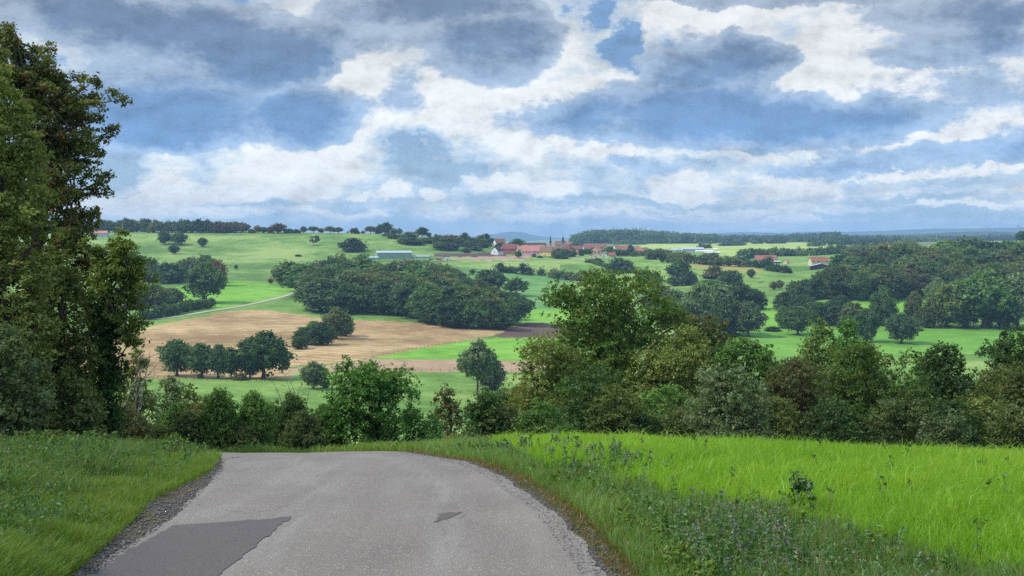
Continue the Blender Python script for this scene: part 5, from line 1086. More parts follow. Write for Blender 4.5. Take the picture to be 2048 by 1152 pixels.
def weeds(name, n, accept, seed, label, hgt, bloom, px0, px1, ya, yb, mat='weed_leaf', leaf=.035, nl=26):
    r = np.random.default_rng(seed); px = r.uniform(px0, px1, n * 8); y = np.exp(r.uniform(np.log(ya), np.log(yb), n * 8)); x = (px - CX) / F * y
    z = H(x, y); py = HY - z / y * F; k = accept(px, py, x, y)
    cl = np.sin(x * 1.9 + 1) * np.sin(y * .8 + x) + r.normal(0, .5, len(x)); k &= cl > .1
    x, y, z = x[k][:n], y[k][:n], z[k][:n]; n = len(x)
    h = hgt * r.uniform(.5, 1.3, n); lx, ly = r.normal(0, .12, n) * h, r.normal(0, .12, n) * h
    C_, S_, Z_ = [], [], []
    u = r.random((n, nl)) ** .8; cx_ = x[:, None] + lx[:, None] * u + r.normal(0, .045, (n, nl)) * (1.2 - u); cy_ = y[:, None] + ly[:, None] * u + r.normal(0, .045, (n, nl)) * (1.2 - u); cz_ = z[:, None] + h[:, None] * u
    c_ = np.stack([cx_, cy_, cz_], -1).reshape(-1, 3); N = len(c_)
    def quads(c_, sz):
        N = len(c_); nr_ = r.normal(size=(N, 3)); nr_[:, 2] = np.abs(nr_[:, 2]) + .3; nr_ /= np.linalg.norm(nr_, axis=1)[:, None]
        t = np.cross(nr_, r.normal(size=(N, 3))); t /= np.linalg.norm(t, axis=1)[:, None]; s_ = np.cross(nr_, t)
        return np.stack([c_ - t * sz[:, None], c_ - s_ * sz[:, None] * .45, c_ + t * sz[:, None], c_ + s_ * sz[:, None] * .45], 1).reshape(-1, 3), np.arange(N * 4).reshape(-1, 4)
    ysc = np.maximum(1, np.repeat(y, nl) / 16); v, f = quads(c_, leaf * r.uniform(.5, 1.2, N) * ysc)
    st_n = n; a = np.stack([x, y, z], 1); b_ = a + np.stack([lx, ly, h], 1); w = np.stack([np.full(n, .004), np.zeros(n), np.zeros(n)], 1) * np.maximum(1, y / 14)[:, None]
    sv = np.stack([a - w, a + w, b_ + w * .5, b_ - w * .5], 1).reshape(-1, 3); sf = np.arange(n * 4).reshape(-1, 4)
    V_ = np.concatenate([v, sv]); F_ = np.concatenate([f, sf + len(v)]); mi = np.zeros(len(F_), np.int32); tn = r.random(len(F_)); sp = r.random(len(F_))
    if bloom > 0:
        bs = r.random(n) < bloom; nb = 9; bc = (a[bs] + np.stack([lx, ly, h], 1)[bs])[:, None] + r.normal(0, .035, (bs.sum(), nb, 3)) * np.maximum(1, y[bs] / 20)[:, None, None]
        bv, bf = quads(bc.reshape(-1, 3), .016 * np.repeat(np.maximum(1, y[bs] / 14), nb)); F_ = np.concatenate([F_, bf + len(V_)]); V_ = np.concatenate([V_, bv])
        mi = np.concatenate([mi, np.ones(len(bf), np.int32)]); tn = np.concatenate([tn, r.random(len(bf))]); sp = np.concatenate([sp, r.random(len(bf))])
    me = mesh_np(name, V_, F_, [M[mat], M['purple_bloom']], {'tint': tn, 'spray': sp}, midx=mi)
    return tag(link(name, me), label, 'weeds', kind='stuff')
VB = [(1010, 905), (1120, 880), (1260, 935), (1420, 1000), (1560, 1060), (1640, 1180), (1250, 1200), (1120, 1020), (1020, 940)]
weeds('wildflowers', 300, lambda px, py, x, y: inpoly(px, py, VB) & right_of_road(x, y) & (dR(x, y) > .8), 51, 'purple-flowered weeds in the verge beside the crop', .32, .35, 950, 1750, 9, 24, leaf=.026)
weeds('weeds', 850, lambda px, py, x, y: right_of_road(x, y) & ~in_crop(px, py, x, y) & (dR(x, y) > .7), 52, 'broad-leaved weeds in the verge right of the road', .24, .04, 800, 2350, 8.4, 30, leaf=.026, nl=22)
weeds('weeds', 1400, lambda px, py, x, y: left_of_road(x, y) & (dL(x, y) > 1.4), 53, 'leafy weeds on the left bank', .34, 0, -350, 600, 8.4, 38, mat='bank_herbs', leaf=.030, nl=24)
weeds('weeds', 700, lambda px, py, x, y: left_of_road(x, y) & (dL(x, y) > .5), 54, 'pale greyish weeds dotted over the left bank', .26, 0, -350, 460, 8.4, 30, leaf=.028, nl=18)
weeds('weeds', 60, lambda px, py, x, y: in_crop(px, py, x, y), 55, 'darker weeds growing through the bright crop', .30, .0, 1000, 2300, 9, 26, mat='weed_leaf', leaf=.035, nl=18)
weeds('weeds', 420, lambda px, py, x, y: right_of_road(x, y) & ~in_crop(px, py, x, y) & (dR(x, y) > .5), 56, 'yellow-green leafy weeds in low mounds on the right verge', .16, 0, 800, 2350, 8.4, 26, mat='bank_blades', leaf=.036, nl=44)
weeds('weeds', 220, lambda px, py, x, y: right_of_road(x, y) & ~in_crop(px, py, x, y) & (dR(x, y) > .9), 57, 'pale dry stalks and seed heads on the right verge', .40, 0, 800, 2350, 8.4, 30, mat='pale_stalks', leaf=.014, nl=16)
def stones(name, n, accept, seed, label, size, px0, px1, ya, yb):
    r = np.random.default_rng(seed); px = r.uniform(px0, px1, n * 10); y = np.exp(r.uniform(np.log(ya), np.log(yb), n * 10)); x = (px - CX) / F * y; k = accept(x, y)
    x, y = x[k][:n], y[k][:n]; n = len(x); z = H(x, y) + .022; sz = size * (.4 + r.random(n) ** 3 * 1.6)
    oc = np.array([(1, 0, 0), (0, 1, 0), (-1, 0, 0), (0, -1, 0), (0, 0, .7), (0, 0, -.5)]); v = oc[None] * sz[:, None, None] * r.uniform(.6, 1.3, (n, 6, 1)); a = r.random(n) * 6.28
    R = np.stack([np.stack([np.cos(a), -np.sin(a), 0 * a], 1), np.stack([np.sin(a), np.cos(a), 0 * a], 1), np.stack([0 * a, 0 * a, 0 * a + 1], 1)], 1); v = np.einsum('nij,nkj->nki', R, v) + np.stack([x, y, z], 1)[:, None]
    f = np.array([(0, 1, 4), (1, 2, 4), (2, 3, 4), (3, 0, 4), (1, 0, 5), (2, 1, 5), (3, 2, 5), (0, 3, 5)]); f = (np.arange(n)[:, None, None] * 6 + f[None]).reshape(-1, 3)
    me = mesh_np(name, v.reshape(-1, 3), f, [M['stone']]); return tag(link(name, me), label, 'gravel', kind='stuff')
m, q, b = material('stone'); q.l.new(q.ramp(q.noise(pos(q), 25, 3, .7), [(.3, (.05, .045, .042)), (.55, (.15, .14, .13)), (.75, (.30, .28, .26))]), b.inputs['Base Color']); M['stone'] = m
stones('gravel', 5000, lambda x, y: (dL(x, y) > -.04) & (dL(x, y) < .10 + .36 * np.exp(-((y - 15.6) / 2.6) ** 2)) & (y < 24.3), 61, 'loose dark stones along the left edge of the road', .013, -200, 480, 8, 24)
stones('gravel', 7000, lambda x, y: (dR(x, y) > -.22) & (dR(x, y) < .22), 62, 'loose grit along the right edge of the road', .009, 800, 1300, 8, 30)
# one taller dark weed standing in the crop
O = hit(1597, 1035, 8, 40); rr = np.random.default_rng(71); t = thing('weed_plant', 'tall green weed standing at the edge of the bright crop', 'weed', O)
ts = [limb(rr, (0, 0, -.02), (rr.normal() * .09, rr.normal() * .09, h_ * .8), .006, .003, 6, .08, 4) for h_ in (.52, .45, .40, .36)]; v, f = join_tubes(ts)
link('stem', mesh_np('stem', v, f, [M['weed_leaf']]), t)
me = crown_mesh('leaves', [leaves(rr, [(rr.normal() * .09, rr.normal() * .09, z_, .06, .9) for z_ in np.linspace(.06, .4, 12)], 340, .034)]); me.materials[0] = M['weed_leaf']; link('leaves', me, t)

# ------------------------------------------------------------------ buildings
def plain(name, c, rough=.85, var=.15, scale=.8):
    m, q, b = material(name); p = q.new('ShaderNodeTexCoord').outputs['Object']
    q.l.new(q.ramp(q.noise(p, scale, 5, .65), [(.3, tuple(v * (1 - var) for v in c)), (.7, tuple(min(1, v * (1 + var)) for v in c))]), b.inputs['Base Color'])
    b.inputs['Roughness'].default_value = rough; M[name] = m; return m
def roofm(name, c):
    m, q, b = material(name); p = q.new('ShaderNodeTexCoord').outputs['Object']
    w = q.new('ShaderNodeTexWave'); w.bands_direction = 'Z'; q.l.new(p, w.inputs['Vector']); w.inputs['Scale'].default_value = 1.2; w.inputs['Distortion'].default_value = .5
    n = q.m('ADD', q.m('MULTIPLY', q.noise(p, .5, 5, .7), .75), q.m('MULTIPLY', w.outputs['Fac'], .18))
    q.l.new(q.ramp(n, [(.25, tuple(v * .62 for v in c)), (.55, c), (.85, tuple(min(1, v * 1.35) for v in c))]), b.inputs['Base Color']); M[name] = m
for k, c in {'white_render': (.72, .72, .70), 'cream_render': (.62, .54, .38), 'pink_render': (.62, .38, .40), 'red_render': (.36, .12, .11), 'yellow_render': (.60, .48, .20), 'ochre_render': (.55, .33, .12), 'stone_wall': (.38, .27, .22),
             'teal_sheet': (.24, .33, .30), 'teal_light': (.32, .46, .40), 'grey_sheet': (.40, .44, .46), 'white_sheet': (.74, .75, .76), 'black_wood': (.030, .030, .036), 'brown_wood': (.14, .08, .055), 'glass': (.05, .07, .09), 'rose_stone': (.52, .27, .24)}.items(): plain(k, c, .3 if k == 'glass' else .85)
for k, c in {'red_roof': (.30, .12, .085), 'dark_red_roof': (.24, .085, .075), 'orange_roof': (.48, .23, .14), 'pink_roof': (.50, .22, .19), 'brown_roof': (.24, .135, .10), 'slate_roof': (.050, .058, .080), 'dark_roof': (.085, .055, .055), 'green_roof': (.10, .26, .20)}.items(): roofm(k, c)
def boxv(x0, x1, y0, y1, z0, z1):
    v = [(x, y, z) for z in (z0, z1) for y in (y0, y1) for x in (x0, x1)]
    return v, [(0, 2, 3, 1), (4, 5, 7, 6), (0, 1, 5, 4), (2, 6, 7, 3), (0, 4, 6, 2), (1, 3, 7, 5)]
def pobj(name, v, f, mat, parent):
    me = bpy.data.meshes.new(name); me.from_pydata([tuple(a) for a in v], [], [tuple(a) for a in f]); me.materials.append(M[mat]); me.update(); return link(name, me, parent)
def house(px, base, w, d, wall, roof, yaw, wm, rm, label, name='house', cat='house', nwin=4, chim=True, door=True, y0=1150, y1=2600, over=.5, gable_win=1, wcol='glass'):
    """w x d pixels in plan, wall and roof heights in pixels at that distance; ridge along the local x axis"""
    P = hit(px, base, y0, y1); s = P.y / F; W, D, hw, hr = w * s / 2, d * s / 2, wall * s * (1.3 if 975 < px < 1300 else 1), roof * s * (1.12 if 975 < px < 1300 else 1)
    t = thing(name, label, cat, P - Vector((0, 0, .3)), math.radians(yaw))
    v = [(-W, -D, -2), (W, -D, -2), (W, D, -2), (-W, D, -2), (-W, -D, hw), (W, -D, hw), (W, D, hw), (-W, D, hw), (-W, 0, hw + hr), (W, 0, hw + hr)]
    pobj('wall', v, [(0, 3, 2, 1), (0, 1, 5, 4), (2, 3, 7, 6), (1, 2, 6, 9, 5), (3, 0, 4, 8, 7), (4, 5, 9, 8), (6, 7, 8, 9)], wm, t)
    k = hr / D; oy = D + over; zo = hw - over * k; th = .32; X_ = W + over; up = .06
    rv = []
    for x_ in (-X_, X_):
        rv += [(x_, -oy, zo + up), (x_, 0, hw + hr + up), (x_, oy, zo + up), (x_, oy, zo + up + th), (x_, 0, hw + hr + up + th), (x_, -oy, zo + up + th)]
    rf = [(0, 1, 4, 5), (1, 2, 3, 4), (6, 11, 10, 7), (7, 10, 9, 8), (0, 5, 11, 6), (5, 4, 10, 11), (4, 3, 9, 10), (3, 2, 8, 9), (0, 6, 7, 1), (1, 7, 8, 2)]
    ro = pobj('roof', rv, rf, rm, t)
    if chim:
        cv, cf = boxv(W * .35, W * .35 + 1.1, .2, 1.2, hw + hr * .55, hw + hr + 1.3); pobj('chimney', cv, cf, 'stone_wall', ro)
    for i in range(nwin):
        x_ = -W + (i + .5) * 2 * W / nwin; z_ = hw * (.30 if hw < 4 else .55); a, b_ = .6, min(.75, hw * .22)
        if door and i == nwin // 2:
            cv, cf = boxv(x_ - .6, x_ + .6, -D - .06, -D + .1, 0, 2.2); pobj('door', cv, cf, 'brown_wood', t); continue
        cv, cf = boxv(x_ - a, x_ + a, -D - .05, -D + .1, z_, z_ + 2 * b_); pobj('window', cv, cf, wcol, t)
    for i in range(gable_win):
        for sg in (-1, 1):
            cv, cf = boxv(sg * W - .06, sg * W + .06, -.7, .7, hw * .55, hw * .55 + 1.5); pobj('window', cv, cf, wcol, t)
    return t
house(999, 490.5, 20, 15, 4.5, 6.5, 18, 'white_render', 'dark_red_roof', 'white house with a dark red roof up among trees above the village', nwin=3)
house(994, 509, 22, 16, 6, 7, 62, 'white_render', 'dark_roof', 'white gabled house with a dark roof at the left end of the village')
house(1018, 507, 27, 17, 7.5, 8, -10, 'red_render', 'dark_red_roof', 'long dark red house beside the white gabled one at the village edge', nwin=5)
house(1041, 505, 14, 12, 5, 6, 8, 'cream_render', 'orange_roof', 'cream house with an orange roof squeezed between red and pink houses', nwin=2)
house(1062, 512.5, 35, 17, 8.5, 9.5, -5, 'pink_render', 'pink_roof', 'large pink house with a pinkish roof at the front of the village', nwin=6)
house(1094, 511, 25, 16, 6.5, 8, -28, 'yellow_render', 'brown_roof', 'barn-like house with brown roof and yellow gable right of the pink house', nwin=3, chim=False)
house(1072, 497, 40, 16, 3.5, 6.5, 0, 'stone_wall', 'dark_roof', 'long low dark-roofed barn behind the pink house', name='barn', cat='barn', nwin=3, chim=False)
house(1121, 497, 22, 12, 7, 6, 0, 'stone_wall', 'brown_roof', 'brown church nave between the two steeples', name='church', cat='church', nwin=4, chim=False, door=False)
house(1137, 498, 16, 12, 6, 5, 5, 'rose_stone', 'red_roof', 'red house right behind the shorter steeple', nwin=3)
house(1153, 504, 20, 13, 5, 5.5, -12, 'stone_wall', 'dark_red_roof', 'purplish-roofed house next to the modern grey one', nwin=3)
house(1164, 508, 20, 12, 5, 2.5, 14, 'white_render', 'slate_roof', 'low white house with a grey-blue roof in the village centre', nwin=3)
house(1190, 499, 46, 16, 4, 6.0, 4, 'stone_wall', 'brown_roof', 'very long brown-red roofed farm range in the middle of the village', name='farm_range', cat='farmhouse', nwin=8, chim=True)
house(1193, 509, 15, 16, 6, 6.5, 55, 'rose_stone', 'orange_roof', 'orange-roofed house behind the cream bungalow', nwin=3)
house(1207, 513, 14, 10, 6, 1.6, 0, 'white_render', 'brown_roof', 'white balconied house right of the cream bungalow', nwin=3)
house(1191, 518.5, 16, 22, 6.5, 6, 90, 'cream_render', 'brown_roof', 'cream bungalow with its wide gable turned to the pasture', nwin=3, gable_win=1)
house(1232, 510, 20, 16, 8, 8, 60, 'white_render', 'orange_roof', 'tall white gabled house in the right part of the village', nwin=3)
house(1249, 507, 23, 15, 6, 7, -14, 'rose_stone', 'red_roof', 'red-roofed house left of the ochre one', nwin=4)
house(1273, 511, 17, 14, 8, 6.5, 24, 'ochre_render', 'orange_roof', 'ochre yellow house at the right end of the village', nwin=3)
house(1270, 501, 16, 12, 3, 4, -15, 'stone_wall', 'dark_roof', 'dark roof behind the ochre house', nwin=2)
house(1290, 504, 12, 10, 3.5, 4, 10, 'rose_stone', 'brown_roof', 'small reddish house right of the ochre one', nwin=2)
house(1352, 504, 24, 20, 4.5, 2.6, 0, 'white_sheet', 'grey_sheet', 'pale farm shed at the left of the farm halls in the fields', name='farm_shed', cat='shed', chim=False, nwin=3, y1=3500)
house(1385, 502.5, 42, 22, 4.5, 3.4, 0, 'grey_sheet', 'grey_sheet', 'long grey farm hall in the fields beyond the village', name='farm_hall', cat='hall', chim=False, nwin=5, y1=3500)
house(1408, 504, 34, 16, 1.8, 1.6, 0, 'white_sheet', 'white_sheet', 'low white roofed hall in front of the long grey one', name='farm_hall', cat='hall', chim=False, nwin=3, y1=3500)
house(1423, 507, 32, 14, 2, 1.4, 3, 'brown_wood', 'white_sheet', 'lowest white roofed hall, nearest of the farm halls', name='farm_hall', cat='hall', chim=False, nwin=3, y1=3500)
house(1431, 500, 7, 6, 2, 1.5, 0, 'white_render', 'white_sheet', 'tiny white hut right behind the farm halls', name='hut', cat='hut', chim=False, nwin=1, y1=3500)
house(1532, 522.5, 42, 22, 4, 8, -20, 'cream_render', 'red_roof', 'big farmhouse with a long red roof and tan gable', name='farmhouse', cat='farmhouse', nwin=5)
house(1528, 529, 15, 14, 7, 3, 70, 'black_wood', 'dark_red_roof', 'black timber barn end under the big red roof', name='barn', cat='barn', nwin=1, chim=False)
house(1537, 529, 8, 8, 7, 2, 0, 'cream_render', 'red_roof', 'narrow cream outbuilding next to the black barn end', name='outbuilding', cat='outbuilding', nwin=1, chim=False)
house(1553, 526, 16, 10, 3, 1.6, 0, 'black_wood', 'grey_sheet', 'low open shed right of the big red roofed farmhouse', name='shed', cat='shed', nwin=2, chim=False)
house(1573, 527, 9, 8, 4, 4, 40, 'cream_render', 'orange_roof', 'little pale gabled house between the two farms', nwin=1)
house(1478, 521, 16, 12, 6, 3, 25, 'teal_light', 'green_roof', 'small green-roofed barn in the hedge left of the farmhouse', name='barn', cat='barn', nwin=1, chim=False)
house(1637, 529, 36, 22, 7, 8, 6, 'cream_render', 'red_roof', 'second farmhouse with a red roof behind black barns', name='farmhouse', cat='farmhouse', nwin=4)
house(1641, 537.5, 22, 40, 6, 4.5, 84, 'black_wood', 'grey_sheet', 'black barn with a pale edged roof in front of the second farmhouse', name='barn', cat='barn', nwin=2, chim=False)
house(787, 516, 70, 30, 11, 3.5, 14, 'teal_sheet', 'grey_sheet', 'large pale teal barn above the central wood', name='barn', cat='barn', nwin=3, chim=False, wcol='teal_light', door=False)
house(843, 517, 34, 16, 4, 3, -4, 'teal_light', 'teal_sheet', 'low teal lean-to at the right end of the large barn', name='lean_to', cat='shed', nwin=2, chim=False, door=False)
house(746, 519, 20, 14, 4, 2.2, 10, 'teal_light', 'teal_light', 'small turquoise shed at the left end of the large barn', name='shed', cat='shed', nwin=1, chim=False)
house(877, 520.5, 10, 8, 3.2, 1.8, 0, 'brown_wood', 'brown_roof', 'tiny brown hut right of the teal barns', name='hut', cat='hut', nwin=1, chim=False)
house(894, 520, 10, 6, 3.6, .8, 20, 'white_sheet', 'teal_light', 'tiny pale container near the end of the upper track', name='container', cat='container', nwin=1, chim=False)
house(828, 469.5, 17, 12, 5.2, 3.2, -8, 'white_render', 'red_roof', 'white house with a red roof on the hilltop, on the skyline', y0=1500, y1=1900, nwin=3)
house(812, 469.3, 10, 8, 2.2, .9, 0, 'white_render', 'grey_sheet', 'low white annex left of the hilltop house', name='annex', cat='annex', y0=1500, y1=1900, nwin=1, chim=False)
house(199, 474, 32, 18, 8, 4.5, 4, 'grey_sheet', 'orange_roof', 'pale barn on the hill seen between the left trees', name='barn', cat='barn', y0=1200, y1=1900, nwin=2, chim=False)
for px, bs, w, d_, wl, rf, yw, wm, rm, lb in [
    (1083, 502, 13, 10, 5, 5, 20, 'cream_render', 'orange_roof', 'small cream house behind the yellow gable'), (1108, 505, 14, 10, 5, 5.5, -20, 'rose_stone', 'red_roof', 'rosy house below the taller steeple'),
    (1116, 509, 12, 9, 4.5, 4.5, 30, 'cream_render', 'brown_roof', 'cream house with brown roof under the two steeples'), (1132, 506, 15, 11, 5, 5.5, 0, 'stone_wall', 'dark_red_roof', 'stone house right below the shorter steeple'),
    (1143, 510, 11, 9, 4, 4.5, 60, 'white_render', 'orange_roof', 'white gable with orange roof left of the low grey-blue roof'), (1174, 503, 15, 11, 5, 5, 12, 'cream_render', 'red_roof', 'cream house left of the very long farm range'),
    (1216, 506, 15, 11, 5, 6, -24, 'stone_wall', 'brown_roof', 'brown roofed house below the right half of the long farm range'), (1224, 515, 13, 10, 4, 4.5, 0, 'cream_render', 'red_roof', 'small red-roofed house by the hedge below the tall white gable'),
    (1242, 512, 13, 10, 4.5, 5, 35, 'ochre_render', 'red_roof', 'ochre house below the red roof in the right part of the village'), (1258, 509, 12, 10, 4.5, 5, -40, 'rose_stone', 'brown_roof', 'rosy house touching the ochre house at the village end'),
    (1284, 510, 11, 9, 3.5, 4, -10, 'white_render', 'orange_roof', 'small white house low at the right end of the village'), (1030, 500, 14, 10, 4, 5, 15, 'cream_render', 'red_roof', 'cream house peeping over the long dark red one'),
    (1160, 512, 12, 9, 4, 4.5, 25, 'cream_render', 'red_roof', 'cream house with red roof by the village lane'), (1049, 501, 12, 9, 4, 5, -30, 'stone_wall', 'orange_roof', 'house with an orange roof behind the large pink one')]:
    house(px, bs, w, d_, wl, rf, yw, wm, rm, lb, nwin=3)
# steeples
def steeple(px, base, w, hw, hs, wm, label, skirt, knob=.4):
    P = hit(px, base, 1150, 2600); s = P.y / F; W = w * s / 2; hw *= s; hs *= s
    t = thing('church_tower', label, 'church tower', P)
    v, f = boxv(-W, W, -W, W, -2, hw); pobj('wall', v, f, wm, t)
    pobj('cornice', *boxv(-W * 1.08, W * 1.08, -W * 1.08, W * 1.08, hw, hw + .35), 'stone_wall', t)
    n = 8; r_ = [(1.32, 0), (.95, .07), (.62, .20), (.40, .42), (.2, .75), (.02, 1.0)] if skirt else [(1.3, 0), (1.0, .12), (.55, .45), (.25, .75), (.02, 1)]
    vs, fs = [], []
    for a, z_ in r_:
        for k in range(n):
            th = (k + .5) / n * 2 * math.pi; vs.append((W * a * math.cos(th), W * a * math.sin(th), hw + .35 + z_ * hs))
    for i in range(len(r_) - 1):
        for k in range(n): fs.append((i*n+k, i*n+(k+1) % n, (i+1)*n+(k+1) % n, (i+1)*n+k))
    fs.append(tuple(range(n))[::-1]); fs.append(tuple((len(r_) - 1) * n + k for k in range(n)))
    sp = pobj('spire', vs, fs, 'slate_roof', t)
    cv, cf = boxv(-.08, .08, -.08, .08, hw + hs, hw + hs + 2.2); c2, f2 = boxv(-.6, .6, -.07, .07, hw + hs + 1.2, hw + hs + 1.4)
    pobj('cross', cv + c2, cf + [tuple(i + 8 for i in a) for a in f2], 'slate_roof', sp)
    for sx_ in (-.45, .45) if not skirt else (0,):
        cv, cf = boxv(sx_ * W - .55, sx_ * W + .55, -W - .06, -W + .1, hw * .68, hw * .88); pobj('belfry_opening', cv, cf, 'black_wood', t)
steeple(1101, 500, 6.0, 15, 16, 'rose_stone', 'taller slender steeple with a pink tower, left of the two', True)
steeple(1126, 500, 7.0, 16, 13, 'stone_wall', 'shorter steeple on a square brown tower, right of the two', False)

# ------------------------------------------------------------------ cars and cows, a few pixels each
def car(px, base, label, mat, yaw, van=False):
    P = hit(px, base, 1100, 2400); t = thing('parked_car' if not van else 'parked_van', label, 'car' if not van else 'van', P + Vector((0, 0, .1)), math.radians(yaw))
    H_ = 1.45 if not van else 2.3
    pf = [(-2.2, .35), (-2.2, .85), (-1.9, .95), (-1.3, H_ - .05), (.6, H_), (1.3, .98), (2.1, .85), (2.25, .4)] if not van else [(-2.5, .35), (-2.5, 2.2), (-2.3, 2.3), (1.2, 2.3), (1.9, 1.3), (2.5, 1.1), (2.6, .4)]
    n = len(pf); v = [(x_, -.85, z_) for x_, z_ in pf] + [(x_, .85, z_) for x_, z_ in pf]
    f = [tuple(range(n)), tuple(range(2 * n - 1, n - 1, -1))] + [(i, n + i, n + (i + 1) % n, (i + 1) % n) for i in range(n)]
    pobj('body', v, f, mat, t)
    cv, cf = boxv(-1.2, .8, -.88, .88, .95, H_ - .2); pobj('window', cv, cf, 'glass', t)
    for x_ in (-1.4, 1.4):
        for y_ in (-.86, .86):
            tv, tf = tube([(x_, y_ - .1, .33), (x_, y_ + .1, .33)], .33, 12); pobj('wheel', tv, [tuple(int(k) for k in a) for a in tf] + [tuple(range(12)), tuple(range(12, 24))], 'black_wood', t)
car(1088, 516.5, 'white car parked on the lane below the yellow gable', 'white_sheet', 10)
car(1151, 517.5, 'white car at the village lane by the bushes', 'white_sheet', 0)
car(1114, 514, 'small white van half behind village bushes', 'white_sheet', 80, True)
car(1214, 518, 'white van standing right of the cream bungalow', 'white_sheet', 85, True)
def cow_mesh(name):
    """body, legs, neck and head as one skinned surface"""
    v = [(0, 0, 1.05), (.45, 0, 1.08), (.85, 0, 1.12), (1.1, 0, 1.2), (1.35, 0, 1.02), (1.6, 0, .85), (-.45, 0, 1.05), (-.85, 0, 1.1), (-1.02, 0, .7)]; e = [(0, 1), (1, 2), (2, 3), (3, 4), (4, 5), (0, 6), (6, 7), (7, 8)]
    rad = [(.36, .40), (.34, .38), (.26, .32), (.16, .22), (.13, .17), (.08, .1), (.34, .38), (.27, .30), (.03, .03)]
    for a, x_ in ((2, .78), (7, -.82)):
        for sg in (-1, 1):
            b0 = len(v); v += [(x_, sg * .2, .75), (x_ + (.05 if a == 2 else -.08), sg * .2, .4), (x_, sg * .2, .03)]; rad += [(.13, .15), (.075, .08), (.06, .06)]; e += [(a, b0), (b0, b0 + 1), (b0 + 1, b0 + 2)]
    me = bpy.data.meshes.new(name); me.from_pydata(v, e, []); o = bpy.data.objects.new(name, me); COL.objects.link(o)
    sk = o.modifiers.new('s', 'SKIN'); o.modifiers.new('u', 'SUBSURF').levels = 1
    for i, rr_ in enumerate(rad): me.skin_vertices[0].data[i].radius = rr_
    me.skin_vertices[0].data[0].use_root = True
    dg = bpy.context.evaluated_depsgraph_get(); m2 = bpy.data.meshes.new_from_object(o.evaluated_get(dg)); m2.name = name; bpy.data.objects.remove(o); bpy.data.meshes.remove(me)
    for p_ in m2.polygons: p_.use_smooth = True
    return m2
plain('white_hide', (.62, .58, .50), .9, .2); plain('brown_hide', (.16, .09, .05), .9, .3)
cm = cow_mesh('cow'); cm.materials.append(M['white_hide'])
for i, (px, py, yw, lb) in enumerate([(641, 524.5, 10, 'white cow, leftmost of the herd above the central wood'), (646, 523, 170, 'white cow second from the left in the herd above the central wood'), (652, 524.8, 30, 'white cow in the middle of the herd above the central wood'), (659, 523.5, 185, 'white cow right of the middle of the herd above the central wood'),
        (664, 522.5, 80, 'white cow, rightmost of the herd above the central wood'), (1011, 522, 0, 'white cow alone on the pasture left of the small round tree'), (1043, 523.5, 20, 'white cow under the small round tree at the pasture below the pink house'), (1050, 524.5, 190, 'white cow right of the one under the small round tree'),
        (1045, 532, 160, 'white cow just above the dark hedge'), (1063, 533, 15, 'white cow above the gap of the dark hedge'), (1055, 530, 60, 'light cow between hedge and round tree'), (1519, 567, 10, 'brown cow grazing left on the far pasture'), (1526, 565, 200, 'brown cow grazing right on the far pasture')]):
    o = link('cow', cm, None, hit(px, py, 600, 2200), math.radians(yw)); o.scale = (1.15, 1.15, 1.15); tag(o, lb, 'cow', 'grazing cows')
    if 'brown' in lb: o.material_slots[0].link = 'OBJECT'; o.material_slots[0].material = M['brown_hide']
# ------------------------------------------------------------------ fences and pylons
def fence(pts, spacing, h, label, y0, y1, rpost=.09, wires=True):
    P = [hit(a, b_, y0, y1) for a, b_ in pts]; xs = np.array([(p_.x, p_.y) for p_ in P]); seg = np.linalg.norm(np.diff(xs, axis=0), axis=1); L = seg.sum(); n = min(95, int(L / spacing)); cum = np.concatenate([[0], np.cumsum(seg)])
    q_ = np.linspace(0, L, n + 1); X_ = np.interp(q_, cum, xs[:, 0]); Y_ = np.interp(q_, cum, xs[:, 1]); Z_ = H(X_, Y_); O = Vector((X_[0], Y_[0], Z_[0]))
    t = thing('fence', label, 'fence', O); tv, tf = tube([(0, 0, -.2), (0, 0, h)], rpost, 6)
    pm = mesh_np('post', tv, [tf, np.array([(0, 1, 2, 3), (0, 3, 4, 5), (6, 7, 8, 9), (6, 9, 10, 11)])], [M['bark']])
    for k in range(n + 1): o = link('post', pm, t, Vector((X_[k], Y_[k], Z_[k])) - O, k * .7); o.rotation_euler[0] = .05 * math.sin(k * 3.1); o.scale[2] = 1 + .12 * math.sin(k * 5.3)
    for hh in (.35, .65, .92):
        tv, tf = tube(np.stack([X_ - O.x, Y_ - O.y, Z_ - O.z + h * hh], 1), .012, 4); link('wire', mesh_np('wire', tv, tf, [M['bark']]), t)
fence([(560, 744), (700, 743), (900, 743), (1040, 743)], 4.5, 1.3, 'post and wire fence between the reddish stubble strip and the pasture', 400, 1100)
fence([(300, 757), (400, 760), (470, 764), (560, 762)], 3.5, 1.4, 'fence of close posts below the row of field oaks', 400, 1100, .12)
fence([(745, 716), (820, 701), (880, 690), (1000, 675)], 6, 1.2, 'fence along the upper edge of the green wedge', 400, 1100)
fence([(470, 553), (520, 561), (560, 569)], 6, 1.3, 'fence crossing the hillside pasture left of the central wood', 700, 1600)
fence([(820, 782), (900, 787), (1000, 789)], 5, 1.2, 'fence near the lone crooked tree in the pasture', 300, 1000)
fence([(1500, 716), (1700, 719), (1900, 712), (2048, 710)], 7, 1.2, 'wire fence along the lower edge of the bright field on the right', 300, 1200, .08)
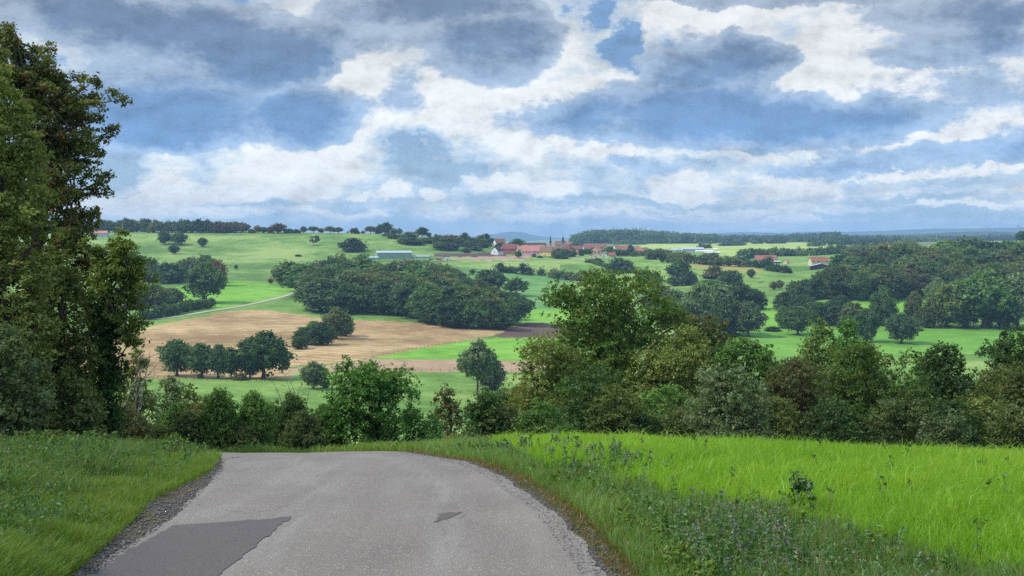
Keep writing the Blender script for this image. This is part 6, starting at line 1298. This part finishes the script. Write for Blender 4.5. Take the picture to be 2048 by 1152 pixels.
def pylon(px, Yd, top, label):
    O = at(px, Yd, -1); h = (HY - top) / F * Yd - O.z; t = thing('pylon', label, 'pylon', O, .3); W = h * .09; th = h * .006 + .12; ts = []
    for sx_ in (-1, 1):
        for sy_ in (-1, 1): ts.append(tube([(sx_ * W, sy_ * W, 0), (sx_ * W * .3, sy_ * W * .3, h * .7), (0, 0, h)], th, 4))
    for k in range(7):
        a, b_ = k / 7 * .72, (k + 1) / 7 * .72; wa, wb = W * (1 - a), W * (1 - b_)
        for sy_ in (-1, 1): ts.append(tube([(-wa, sy_ * wa, a * h), (wb, sy_ * wb, b_ * h)], th * .6, 4)); ts.append(tube([(wa, sy_ * wa, a * h), (-wb, sy_ * wb, b_ * h)], th * .6, 4))
    v, f = join_tubes(ts); link('lattice_mast', mesh_np('mast', v, f, [M['grey_sheet']]), t)
    for z_ in (.72, .84, .95):
        v, f = join_tubes([tube([(-h * .2, 0, z_ * h), (0, 0, z_ * h + h * .03), (h * .2, 0, z_ * h)], th * .9, 4), tube([(-h * .2, 0, z_ * h), (h * .2, 0, z_ * h)], th * .7, 4)]); link('cross_arm', mesh_np('cross_arm', v, f, [M['grey_sheet']]), t)
pylon(1974, 5600, 452, 'lattice power pylon on the blue ridge, left one of two'); pylon(2037, 5200, 449, 'lattice power pylon near the right edge above the dark brow tree')

# ------------------------------------------------------------------ haze over the valley
hz = bpy.data.materials.new('haze'); hz.use_nodes = True; q = G(hz.node_tree); q.n.clear()
vo = q.new('ShaderNodeVolumePrincipled'); vo.inputs['Color'].default_value = (.44, .70, 1.0, 1); vo.inputs['Density'].default_value = 7.5e-5
vo.inputs['Anisotropy'].default_value = .0
ou = q.new('ShaderNodeOutputMaterial'); q.l.new(vo.outputs[0], ou.inputs['Volume'])
zlo = float(Vg[:, 2].min()) - 80
bx = np.array([(x_, y_, z_) for z_ in (zlo, 190.) for y_ in (-60., 24500.) for x_ in (-39000., 39000.)])
me = mesh_np('haze', bx, np.array([(0, 2, 3, 1), (4, 5, 7, 6), (0, 1, 5, 4), (2, 6, 7, 3), (0, 4, 6, 2), (1, 3, 7, 5)]), [hz])
tag(link('haze', me), kind='stuff')
